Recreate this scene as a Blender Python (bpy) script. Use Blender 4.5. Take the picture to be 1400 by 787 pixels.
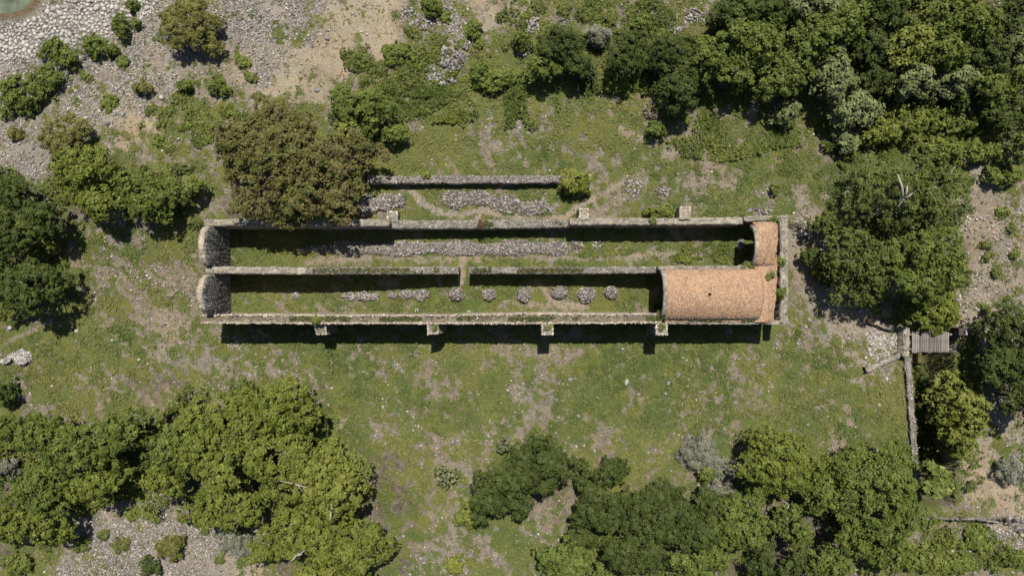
import bpy, bmesh, math, random
import numpy as np
from mathutils import Vector

for o in list(bpy.data.objects):
    bpy.data.objects.remove(o)
scene = bpy.context.scene
COL = scene.collection
RNG = np.random.default_rng(11)
random.seed(5)

# ------------------------------------------------------------------ camera
CAM_Z = 46.667
FPX = 933.333                      # focal length in photo pixels (24 mm on 36 mm)
cam_d = bpy.data.cameras.new("camera")
cam_d.lens = 24.0
cam_d.sensor_width = 36.0
cam_d.clip_end = 2000.0
cam = bpy.data.objects.new("camera", cam_d)
cam.location = (0, 0, CAM_Z)
cam.rotation_euler = (0, 0, 0)
COL.objects.link(cam)
scene.camera = cam

# ------------------------------------------------------------------ light
SUN_EL = math.radians(65.5)
SUN_AZ = math.radians(5.0)          # measured from +Y (top of the picture) towards +X
world = bpy.data.worlds.new("World")
scene.world = world
world.use_nodes = True
wn = world.node_tree.nodes
wl = world.node_tree.links
wn.clear()
sky = wn.new("ShaderNodeTexSky")
sky.sky_type = 'NISHITA'
sky.sun_disc = False
sky.sun_elevation = SUN_EL
sky.sun_rotation = SUN_AZ
bg = wn.new("ShaderNodeBackground")
bg.inputs[1].default_value = 0.06
wo = wn.new("ShaderNodeOutputWorld")
wl.new(sky.outputs[0], bg.inputs[0])
wl.new(bg.outputs[0], wo.inputs[0])
sun_d = bpy.data.lights.new("sun", 'SUN')
sun_d.energy = 5.0
sun_d.angle = math.radians(0.53)
sun_d.color = (1.0, 0.955, 0.88)
sun = bpy.data.objects.new("sun", sun_d)
sdir = Vector((math.sin(SUN_AZ) * math.cos(SUN_EL), math.cos(SUN_AZ) * math.cos(SUN_EL), math.sin(SUN_EL)))
sun.rotation_euler = sdir.to_track_quat('Z', 'Y').to_euler()
COL.objects.link(sun)
scene.view_settings.view_transform = 'Standard'
scene.view_settings.look = 'None'
scene.view_settings.exposure = 0.4
scene.view_settings.gamma = 1.0
scene.view_settings.use_curve_mapping = False
scene.cycles.max_bounces = 4
scene.cycles.diffuse_bounces = 2
scene.cycles.transmission_bounces = 3

# ------------------------------------------------------------------ helpers
def W(px, py, z=0.0):
    """world point that stands at height z under the photo position px, py"""
    k = (CAM_Z - z) / FPX
    return np.array([(px - 700.0) * k, (393.5 - py) * k, z])

def wx(px, z=0.0): return (px - 700.0) * (CAM_Z - z) / FPX
def wy(py, z=0.0): return (393.5 - py) * (CAM_Z - z) / FPX

def sstep(a, b, x):
    t = np.clip((x - a) / (b - a), 0.0, 1.0)
    return t * t * (3 - 2 * t)

_lat = np.random.default_rng(99).random((256, 256))
def vnoise(x, y):
    xi = np.floor(x).astype(int); yi = np.floor(y).astype(int)
    fx = x - xi; fy = y - yi
    fx = fx * fx * (3 - 2 * fx); fy = fy * fy * (3 - 2 * fy)
    a = _lat[xi & 255, yi & 255]; b = _lat[(xi + 1) & 255, yi & 255]
    c = _lat[xi & 255, (yi + 1) & 255]; d = _lat[(xi + 1) & 255, (yi + 1) & 255]
    return (a * (1 - fx) + b * fx) * (1 - fy) + (c * (1 - fx) + d * fx) * fy

def fbm(x, y, s, octv=4, seed=0.0, gain=0.5):
    """0..1 noise with features of size s metres"""
    v = 0.0; amp = 1.0; tot = 0.0; f = 1.0 / s
    for i in range(octv):
        v = v + amp * vnoise(x * f + seed * 17.3 + i * 31.7, y * f + seed * 9.1 + i * 11.9)
        tot += amp; amp *= gain; f *= 2.03
    return v / tot

def tag(o, label=None, cat=None, group=None, kind=None):
    if label: o["label"] = label
    if cat: o["category"] = cat
    if group: o["group"] = group
    if kind: o["kind"] = kind
    return o

def thing(name, label, cat, loc=(0, 0, 0), group=None, kind=None):
    o = bpy.data.objects.new(name, None)
    o.empty_display_size = 0.2
    o.location = tuple(float(v) for v in loc)
    COL.objects.link(o)
    tag(o, label, cat, group, kind)
    return o

def mesh_np(name, verts, faces, tint=None, smooth=False):
    """faces: int array (n, k); tint: (nverts, 3) colours"""
    verts = np.ascontiguousarray(verts, dtype=np.float32)
    faces = np.ascontiguousarray(faces, dtype=np.int32)
    me = bpy.data.meshes.new(name)
    n, k = faces.shape
    me.vertices.add(len(verts))
    me.vertices.foreach_set("co", verts.ravel())
    me.loops.add(n * k)
    me.loops.foreach_set("vertex_index", faces.ravel())
    me.polygons.add(n)
    me.polygons.foreach_set("loop_start", np.arange(0, n * k, k, dtype=np.int32))
    if smooth:
        me.polygons.foreach_set("use_smooth", np.ones(n, dtype=bool))
    if tint is not None:
        a = me.attributes.new("tint", 'FLOAT_COLOR', 'POINT')
        c = np.ones((len(verts), 4), dtype=np.float32)
        c[:, :3] = tint
        a.data.foreach_set("color", c.ravel())
    me.update(calc_edges=True)
    return me

def obj(name, me, mat=None, parent=None, loc=None):
    o = bpy.data.objects.new(name, me)
    if mat is not None and not me.materials:
        me.materials.append(mat)
    COL.objects.link(o)
    if parent is not None:
        o.parent = parent
    if loc is not None:
        o.location = tuple(float(v) for v in loc)
    return o

# ------------------------------------------------------------------ materials
def new_mat(name):
    m = bpy.data.materials.new(name)
    m.use_nodes = True
    nt = m.node_tree
    b = nt.nodes["Principled BSDF"]
    b.inputs["Specular IOR Level"].default_value = 0.25
    b.inputs["Roughness"].default_value = 0.85
    return m, nt, b

def N(nt, t, **kw):
    n = nt.nodes.new(t)
    for k, v in kw.items():
        setattr(n, k, v)
    return n

def noise_node(nt, scale, detail=4.0, rough=0.6, vec=None):
    n = N(nt, "ShaderNodeTexNoise")
    n.inputs["Scale"].default_value = scale
    n.inputs["Detail"].default_value = detail
    n.inputs["Roughness"].default_value = rough
    if vec is not None:
        nt.links.new(vec, n.inputs["Vector"])
    return n

def ramp_node(nt, fac, stops):
    r = N(nt, "ShaderNodeValToRGB")
    e = r.color_ramp.elements
    while len(e) < len(stops):
        e.new(0.5)
    for el, (p, c) in zip(e, stops):
        el.position = p
        el.color = (c[0], c[1], c[2], 1.0)
    nt.links.new(fac, r.inputs[0])
    return r

def mul_color(nt, a, b, fac=1.0):
    m = N(nt, "ShaderNodeMix", data_type='RGBA', blend_type='MULTIPLY')
    m.inputs[0].default_value = fac
    nt.links.new(a, m.inputs[6]); nt.links.new(b, m.inputs[7])
    return m.outputs[2]

def add_bump(nt, b, height, strength=0.5, dist=0.05):
    bp = N(nt, "ShaderNodeBump")
    bp.inputs["Strength"].default_value = strength
    bp.inputs["Distance"].default_value = dist
    nt.links.new(height, bp.inputs["Height"])
    nt.links.new(bp.outputs[0], b.inputs["Normal"])

def mat_leaf(name, trans=0.18, rough=0.5, sat=1.0, val=1.08):
    m, nt, b = new_mat(name)
    a = N(nt, "ShaderNodeAttribute", attribute_name="tint")
    hs_ = N(nt, "ShaderNodeHueSaturation")
    hs_.inputs["Saturation"].default_value = sat
    hs_.inputs["Value"].default_value = val
    nt.links.new(a.outputs["Color"], hs_.inputs["Color"])
    nt.links.new(hs_.outputs[0], b.inputs["Base Color"])
    b.inputs["Roughness"].default_value = rough
    b.inputs["Specular IOR Level"].default_value = 0.12
    t = N(nt, "ShaderNodeBsdfTranslucent")
    mixc = N(nt, "ShaderNodeMix", data_type='RGBA', blend_type='MULTIPLY')
    mixc.inputs[0].default_value = 1.0
    mixc.inputs[7].default_value = (1.2, 1.25, 0.6, 1)
    nt.links.new(a.outputs["Color"], mixc.inputs[6])
    nt.links.new(mixc.outputs[2], t.inputs["Color"])
    ms = N(nt, "ShaderNodeMixShader")
    ms.inputs[0].default_value = trans
    nt.links.new(b.outputs[0], ms.inputs[1]); nt.links.new(t.outputs[0], ms.inputs[2])
    nt.links.new(ms.outputs[0], nt.nodes["Material Output"].inputs[0])
    return m

def mat_tint(name, nscale=9.0, lo=0.6, hi=1.25, rough=0.9, bump=0.4):
    """colour from the piece's own tint, broken up by mineral grain"""
    m, nt, b = new_mat(name)
    a = N(nt, "ShaderNodeAttribute", attribute_name="tint")
    g = N(nt, "ShaderNodeNewGeometry")
    n = noise_node(nt, nscale, 5, 0.65, g.outputs["Position"])
    r = ramp_node(nt, n.outputs[0], [(0.3, (lo,) * 3), (0.7, (hi,) * 3)])
    nt.links.new(mul_color(nt, a.outputs["Color"], r.outputs[0]), b.inputs["Base Color"])
    b.inputs["Roughness"].default_value = rough
    add_bump(nt, b, n.outputs[0], bump, 0.04)
    return m

def mat_masonry(name, stops, scale=5.0, dark=(0.35, 0.33, 0.3)):
    """rubble masonry and old mortar"""
    m, nt, b = new_mat(name)
    g = N(nt, "ShaderNodeNewGeometry")
    v = N(nt, "ShaderNodeTexVoronoi")
    v.inputs["Scale"].default_value = scale
    nt.links.new(g.outputs["Position"], v.inputs["Vector"])
    n = noise_node(nt, 1.3, 6, 0.7, g.outputs["Position"])
    n2 = noise_node(nt, 14.0, 4, 0.7, g.outputs["Position"])
    base = ramp_node(nt, n.outputs[0], stops)
    sep = N(nt, "ShaderNodeSeparateColor")
    nt.links.new(v.outputs["Color"], sep.inputs[0])
    sr = ramp_node(nt, sep.outputs[0], [(0.0, (0.62,) * 3), (0.6, (1.0,) * 3), (1.0, (1.3, 1.27, 1.2))])
    fr = ramp_node(nt, n2.outputs[0], [(0.33, dark), (0.5, (1.0,) * 3), (0.75, (1.15,) * 3)])
    c = mul_color(nt, base.outputs[0], sr.outputs[0], 0.8)
    c = mul_color(nt, c, fr.outputs[0], 0.8)
    nt.links.new(c, b.inputs["Base Color"])
    mm = N(nt, "ShaderNodeMath", operation='SUBTRACT')
    nt.links.new(n2.outputs[0], mm.inputs[0]); nt.links.new(v.outputs["Distance"], mm.inputs[1])
    add_bump(nt, b, mm.outputs[0], 0.7, 0.06)
    b.inputs["Roughness"].default_value = 0.95
    return m

M_OAK = mat_leaf("leaf_green")
M_WEED = mat_leaf("weed_leaf", 0.15, 0.6, 0.93, 0.95)
M_STONE = mat_tint("stone")
M_BRICK = mat_tint("brick_clay", 16.0, 0.72, 1.18, bump=0.25)
def stain(m):
    nt = m.node_tree; b = nt.nodes["Principled BSDF"]
    src = b.inputs["Base Color"].links[0].from_socket
    g = N(nt, "ShaderNodeNewGeometry")
    n = noise_node(nt, 1.1, 6, 0.75, g.outputs["Position"])
    r = ramp_node(nt, n.outputs[0], [(0.3, (0.58, 0.6, 0.62)), (0.46, (1.0, 1.0, 1.0)), (0.62, (1.08, 1.06, 1.02)), (0.78, (1.15, 1.22, 1.3))])
    nt.links.new(mul_color(nt, src, r.outputs[0]), b.inputs["Base Color"])
stain(M_BRICK)
M_MORTAR = mat_masonry("wall_mortar", [(0.3, (0.19, 0.165, 0.125)), (0.5, (0.27, 0.24, 0.19)), (0.7, (0.34, 0.31, 0.255))])
M_RUBBLE = mat_masonry("wall_rubble", [(0.3, (0.12, 0.11, 0.09)), (0.5, (0.185, 0.17, 0.145)), (0.7, (0.25, 0.235, 0.205))], 6.5)
M_CREAM = mat_masonry("wall_rim", [(0.3, (0.24, 0.2, 0.15)), (0.5, (0.37, 0.315, 0.24)), (0.7, (0.45, 0.39, 0.3))], 6.0)
M_WALLEARTH = mat_masonry("wall_earth", [(0.3, (0.085, 0.075, 0.045)), (0.5, (0.15, 0.125, 0.085)), (0.7, (0.24, 0.2, 0.15))], 7.0)
M_REDMORTAR = mat_masonry("brick_mortar", [(0.3, (0.27, 0.175, 0.115)), (0.55, (0.37, 0.245, 0.16)), (0.75, (0.41, 0.29, 0.195))], 7.0)
M_BARK = mat_masonry("bark", [(0.3, (0.06, 0.05, 0.04)), (0.55, (0.12, 0.1, 0.08)), (0.75, (0.22, 0.19, 0.16))], 9.0)
M_PALEBARK = mat_masonry("pale_bark", [(0.3, (0.2, 0.18, 0.15)), (0.55, (0.32, 0.29, 0.25)), (0.75, (0.45, 0.42, 0.37))], 9.0)

def mat_wood():
    m, nt, b = new_mat("weathered_wood")
    tc = N(nt, "ShaderNodeTexCoord")
    mp = N(nt, "ShaderNodeMapping")
    mp.inputs["Scale"].default_value = (14, 1.2, 6)
    nt.links.new(tc.outputs["Object"], mp.inputs[0])
    n = noise_node(nt, 2.0, 6, 0.65, mp.outputs[0])
    r = ramp_node(nt, n.outputs[0], [(0.3, (0.09, 0.083, 0.075)), (0.5, (0.17, 0.157, 0.14)), (0.7, (0.26, 0.243, 0.222))])
    oi = N(nt, "ShaderNodeObjectInfo")
    r2 = ramp_node(nt, oi.outputs["Random"], [(0.0, (0.6, 0.6, 0.6)), (1.0, (1.25, 1.22, 1.18))])
    nt.links.new(mul_color(nt, r.outputs[0], r2.outputs[0]), b.inputs["Base Color"])
    add_bump(nt, b, n.outputs[0], 0.5, 0.02)
    return m
M_WOOD = mat_wood()

def mat_cobble():
    m, nt, b = new_mat("river_stone")
    g = N(nt, "ShaderNodeNewGeometry")
    n = noise_node(nt, 7.0, 5, 0.65, g.outputs["Position"])
    r = ramp_node(nt, n.outputs[0], [(0.3, (0.25, 0.24, 0.22)), (0.7, (0.44, 0.425, 0.39))])
    oi = N(nt, "ShaderNodeObjectInfo")
    r2 = ramp_node(nt, oi.outputs["Random"], [(0.0, (0.62, 0.62, 0.63)), (0.4, (0.95, 0.94, 0.92)), (1.0, (1.2, 1.18, 1.14))])
    nt.links.new(mul_color(nt, r.outputs[0], r2.outputs[0]), b.inputs["Base Color"])
    add_bump(nt, b, n.outputs[0], 0.3, 0.03)
    return m
M_COBBLE = mat_cobble()

def mat_flat(name, c, rough=0.6):
    m, nt, b = new_mat(name)
    g = N(nt, "ShaderNodeNewGeometry")
    n = noise_node(nt, 20.0, 4, 0.6, g.outputs["Position"])
    r = ramp_node(nt, n.outputs[0], [(0.3, tuple(v * 0.8 for v in c)), (0.7, c)])
    nt.links.new(r.outputs[0], b.inputs["Base Color"])
    b.inputs["Roughness"].default_value = rough
    return m
M_WHITE = mat_flat("white_paint", (0.72, 0.72, 0.7))
M_RUST = mat_flat("rusty_brown", (0.06, 0.045, 0.036))

def mat_water():
    m, nt, b = new_mat("murky_water")
    g = N(nt, "ShaderNodeNewGeometry")
    n = noise_node(nt, 1.2, 5, 0.6, g.outputs["Position"])
    r = ramp_node(nt, n.outputs[0], [(0.35, (0.06, 0.075, 0.045)), (0.6, (0.11, 0.13, 0.085)), (0.8, (0.17, 0.19, 0.14))])
    nt.links.new(r.outputs[0], b.inputs["Base Color"])
    b.inputs["Roughness"].default_value = 0.25
    add_bump(nt, b, n.outputs[0], 0.15, 0.05)
    return m
M_WATER = mat_water()

# ------------------------------------------------------------------ ground cover map (what grows where)
# one number per 50 pixel cell: 0 cobbles, 1 gravel, 2 dry straw, 3 pale dirt, 4 stubble, 5 mixed weeds, 6 turf, 7 under trees
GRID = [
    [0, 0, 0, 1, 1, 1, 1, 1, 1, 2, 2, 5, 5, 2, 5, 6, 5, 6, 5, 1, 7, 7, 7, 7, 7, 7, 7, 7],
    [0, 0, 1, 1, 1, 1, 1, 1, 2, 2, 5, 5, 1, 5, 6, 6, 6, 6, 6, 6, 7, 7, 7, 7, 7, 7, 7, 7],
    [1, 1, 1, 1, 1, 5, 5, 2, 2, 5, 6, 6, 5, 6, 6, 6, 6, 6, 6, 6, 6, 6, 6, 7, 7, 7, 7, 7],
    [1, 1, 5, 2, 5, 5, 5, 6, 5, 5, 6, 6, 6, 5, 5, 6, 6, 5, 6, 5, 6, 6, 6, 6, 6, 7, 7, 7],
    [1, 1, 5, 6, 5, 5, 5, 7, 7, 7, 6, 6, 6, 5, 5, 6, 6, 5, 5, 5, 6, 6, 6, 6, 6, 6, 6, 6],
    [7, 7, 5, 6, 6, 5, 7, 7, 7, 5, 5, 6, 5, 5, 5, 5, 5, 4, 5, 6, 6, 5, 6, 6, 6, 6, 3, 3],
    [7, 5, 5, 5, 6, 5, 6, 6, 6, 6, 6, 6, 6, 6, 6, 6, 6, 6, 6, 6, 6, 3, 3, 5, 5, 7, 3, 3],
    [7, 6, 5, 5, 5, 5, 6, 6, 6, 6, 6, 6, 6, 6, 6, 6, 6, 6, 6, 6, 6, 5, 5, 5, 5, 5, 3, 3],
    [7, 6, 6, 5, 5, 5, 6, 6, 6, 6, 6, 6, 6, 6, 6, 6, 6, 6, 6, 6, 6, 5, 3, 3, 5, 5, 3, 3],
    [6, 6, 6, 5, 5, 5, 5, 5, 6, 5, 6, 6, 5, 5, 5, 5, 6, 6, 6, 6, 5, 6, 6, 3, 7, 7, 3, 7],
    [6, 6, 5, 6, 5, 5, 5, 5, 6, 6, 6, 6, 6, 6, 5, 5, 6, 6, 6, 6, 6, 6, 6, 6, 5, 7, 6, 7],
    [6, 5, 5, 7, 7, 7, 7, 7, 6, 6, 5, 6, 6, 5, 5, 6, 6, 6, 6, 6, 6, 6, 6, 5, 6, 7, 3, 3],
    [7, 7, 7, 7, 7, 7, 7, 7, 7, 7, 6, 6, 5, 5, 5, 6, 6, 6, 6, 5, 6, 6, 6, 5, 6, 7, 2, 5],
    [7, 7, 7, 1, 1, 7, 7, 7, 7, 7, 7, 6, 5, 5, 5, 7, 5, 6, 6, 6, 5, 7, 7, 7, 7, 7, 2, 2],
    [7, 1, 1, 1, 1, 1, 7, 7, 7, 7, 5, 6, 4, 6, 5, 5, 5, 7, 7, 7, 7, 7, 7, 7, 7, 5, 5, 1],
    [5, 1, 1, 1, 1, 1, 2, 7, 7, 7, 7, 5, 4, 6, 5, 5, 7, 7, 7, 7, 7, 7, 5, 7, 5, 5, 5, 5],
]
# class: soil colour, green amount, stone amount, dryness (straw)
CLS = [
    ((0.24, 0.225, 0.195), 0.02, 1.0, 0.05),
    ((0.275, 0.242, 0.198), 0.15, 0.95, 0.35),
    ((0.37, 0.305, 0.215), 0.14, 0.16, 0.9),
    ((0.32, 0.277, 0.218), 0.22, 0.5, 0.5),
    ((0.2, 0.175, 0.15), 0.42, 0.45, 0.7),
    ((0.2, 0.17, 0.132), 0.54, 0.35, 0.7),
    ((0.18, 0.155, 0.115), 0.72, 0.2, 0.6),
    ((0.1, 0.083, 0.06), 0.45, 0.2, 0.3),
]
gh, gw = len(GRID), len(GRID[0])
_cls = np.zeros((gh, gw, 6))
for j, row in enumerate(GRID):
    for i, q in enumerate(row):
        c = CLS[q]
        _cls[j, i] = (*c[0], c[1], c[2], c[3])

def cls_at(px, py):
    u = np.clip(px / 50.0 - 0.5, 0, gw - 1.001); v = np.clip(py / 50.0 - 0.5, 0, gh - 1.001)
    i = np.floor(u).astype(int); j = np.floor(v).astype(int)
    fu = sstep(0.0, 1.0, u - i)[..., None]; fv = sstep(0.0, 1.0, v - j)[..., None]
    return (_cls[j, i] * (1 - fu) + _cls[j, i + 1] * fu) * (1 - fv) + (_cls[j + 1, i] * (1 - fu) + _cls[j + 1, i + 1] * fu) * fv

# trodden paths and bare places: polyline, half width, soil colour
PATHS = [
    ([(540, 252), (560, 262), (578, 278), (600, 291), (632, 297), (662, 288), (690, 299), (730, 303), (765, 300), (795, 282), (830, 262), (850, 250)], 5, 0.85),
    ([(660, 288), (655, 300), (648, 312)], 4, 0.8),
    ([(420, 358), (520, 352), (620, 356), (700, 350), (800, 354), (900, 347), (970, 343)], 5, 0.6),
    ([(628, 392), (634, 362), (634, 350)], 6, 0.9),
    ([(735, 388), (748, 404), (765, 418), (800, 420)], 7, 0.8),
    ([(690, 412), (720, 417), (760, 418)], 5, 0.6),
    ([(1090, 262), (1100, 300), (1092, 350), (1110, 400), (1150, 432), (1185, 445), (1215, 465), (1235, 470)], 13, 0.75),
    ([(210, 440), (235, 430), (232, 450), (215, 480)], 12, 0.6),
    ([(0, 468), (30, 455), (60, 440)], 4, 0.6),
    ([(1300, 465), (1330, 440), (1345, 390), (1335, 330), (1340, 280)], 22, 0.7),
    ([(905, 215), (935, 208), (975, 185)], 6, 0.6),
    ([(850, 180), (870, 190), (890, 196)], 9, 0.7),
    ([(955, 205), (990, 195)], 4, 0.5),
    ([(475, 490), (478, 520)], 5, 0.5),
    ([(690, 492), (750, 478), (790, 482)], 10, 0.4),
    ([(460, 585), (475, 565)], 4, 0.6),
    ([(1335, 640), (1350, 600), (1340, 560)], 18, 0.7),
    ([(1260, 640), (1262, 560)], 2, 0.1),
    ([(1165, 425), (1190, 440)], 14, 0.6),
    ([(1280, 690), (1330, 700), (1400, 705)], 5, 0.3),
]
def seg_dist(px, py, pts):
    d = np.full(np.shape(px), 1e9)
    for (ax, ay), (bx, by) in zip(pts[:-1], pts[1:]):
        vx, vy = bx - ax, by - ay
        t = np.clip(((px - ax) * vx + (py - ay) * vy) / (vx * vx + vy * vy), 0, 1)
        d = np.minimum(d, np.hypot(px - ax - t * vx, py - ay - t * vy))
    return d

# walls' real plan (metres), from their tops
ZN1, ZN2, ZN3, ZM1, ZM2, ZS = 3.2, 1.95, 2.75, 3.35, 2.5, 3.4
FLOOR_Z = 0.6
YN = wy(304, 3.2); YM = wy(369, 3.3); YS = wy(436.5, ZS)
XW = wx(279, 3.5); XE = wx(1072.5, 2.9)

def terrain(x, y):
    px = 700 + x * 20.0; py = 393.5 - y * 20.0
    z = 0.28 * (fbm(x, y, 9.0, 3, 1) - 0.5) + 0.10 * (fbm(x, y, 1.3, 3, 2) - 0.5)
    inx = sstep(XW - 3.5, XW - 0.1, x) * (1 - sstep(XE - 0.2, XE + 3.0, x))
    rise_out = 1.15 * sstep(-2.5, 8.0, y)
    rise_in = 1.15 * sstep(YN - 0.18, YN + 0.18, y)
    z = z + rise_in * inx + rise_out * (1 - inx)
    flo = sstep(XW - 0.1, XW + 0.15, x) * (1 - sstep(XE - 0.2, XE + 0.1, x)) * sstep(YS - 0.1, YS + 0.15, y) * (1 - sstep(YN - 0.15, YN + 0.15, y))
    zf = FLOOR_Z + 0.10 * (fbm(x, y, 2.5, 3, 5) - 0.5)
    z = z * (1 - flo) + zf * flo
    # hillside rising to the top right wood, river bed falling to the top left
    z = z + 1.5 * sstep(0.0, 34.0, (x - 8) * 0.7 + (y - 8) * 1.0) * (1 - inx * sstep(12, 9, y))
    z = z - 1.3 * sstep(4.0, 26.0, -(x + 16) * 0.6 + (y - 8))
    # bank dropping to the gravel at the bottom left
    z = z - 0.9 * sstep(11.0, 14.5, -y - 0.12 * (x + 20)) * (1 - sstep(-12, -5, x))
    # cut of the ditch on the right, under the bridge
    xl = wx(1249, 0) + (wx(1262) - wx(1249)) * np.clip((wy(485) - y) / (wy(485) - wy(690)), 0, 1)
    d = sstep(xl - 0.12, xl + 0.12, x) * (1 - sstep(wx(1297), wx(1306), x)) * (1 - sstep(wy(420), wy(405), y)) * sstep(wy(697), wy(686), y)
    z = z - 3.0 * d
    # small drop by the wall in the bottom right corner
    z = z - 0.7 * sstep(wy(708), wy(716), y) * sstep(wx(1255), wx(1290), x)
    # pool at the far top left corner
    e = np.hypot((px + 5) / 55.0, (py + 8) / 30.0)
    z = z - 0.5 * (1 - sstep(0.7, 1.0, e))
    return z

def groundz(px, py):
    """ground height under a photo position and that point in world metres"""
    z = 0.0
    for _ in range(4):
        p = W(px, py, z)
        z = float(terrain(np.array([p[0]]), np.array([p[1]]))[0])
    return W(px, py, z)

def cover(x, y):
    """soil rgb, green, stone, straw at world x, y"""
    z0 = 0.6
    px = 700 + x * FPX / (CAM_Z - z0); py = 393.5 - y * FPX / (CAM_Z - z0)
    wxp = px + 90 * (fbm(x, y, 2.6, 5, 21, 0.65) - 0.5) * 2; wyp = py + 80 * (fbm(x, y, 2.6, 5, 22, 0.65) - 0.5) * 2
    inside = (px > 285) & (px < 1062) & (py > 306) & (py < 440)
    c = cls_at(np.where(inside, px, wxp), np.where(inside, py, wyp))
    soil = c[..., :3].copy(); g = c[..., 3]; st = c[..., 4].copy(); dr = c[..., 5]
    big = fbm(x, y, 3.4, 4, 31, 0.6); mid = fbm(x, y, 1.0, 4, 32, 0.65)
    # slabs of stubble and old dug earth break the turf everywhere
    fin = fbm(x, y + x * 0.5, 0.42, 3, 36, 0.7)
    lim = g + 0.85 * (big - 0.5) + 0.9 * (mid - 0.5) + 1.5 * (fin - 0.5)
    green = sstep(0.16, 0.84, lim)
    pm = np.zeros_like(green)
    jx = px + 8 * (mid - 0.5) + 5 * (fbm(x, y, 0.5, 2, 33) - 0.5); jy = py + 8 * (fbm(x, y, 1.0, 4, 34) - 0.5)
    for pts, hw, a in PATHS:
        pm = np.maximum(pm, a * (1 - sstep(hw * 0.4, hw * 1.35, seg_dist(jx, jy, pts))))
    green = green * (1 - pm)
    pc = np.array([0.30, 0.25, 0.185])
    soil = soil * (1 - pm[..., None]) + pc * pm[..., None]
    var = 0.72 + 0.56 * fbm(x, y, 0.9, 4, 41, 0.65)
    red = (fbm(x, y, 2.2, 3, 42) - 0.5)
    soil = soil * var[..., None] * (1 + red[..., None] * np.array([0.22, 0.0, -0.2]))
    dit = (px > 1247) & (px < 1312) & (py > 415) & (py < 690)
    soil = np.where(dit[..., None], np.array([0.045, 0.038, 0.028]), soil); green = np.where(dit, 0.45, green)  # ditch shade painted into the soil colour, near black over the whole cut
    gone = 1 - sstep(0.75, 1.02, np.hypot((px + 5) / 62.0, (py + 8) / 36.0))
    soil = soil * (1 - gone[..., None]) + np.array([0.13, 0.095, 0.06]) * gone[..., None]
    st = st * (1 - gone)
    return soil, green, st, dr, pm

def axis(lo, hi, step, far):
    core = np.arange(lo, hi + step * 0.5, step)
    g = []; s = step; p = hi
    while p < far:
        s *= 1.35; p += s; g.append(p)
    g = np.array(g)
    return np.concatenate([(lo - (g - hi))[::-1], core, g])

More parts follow.
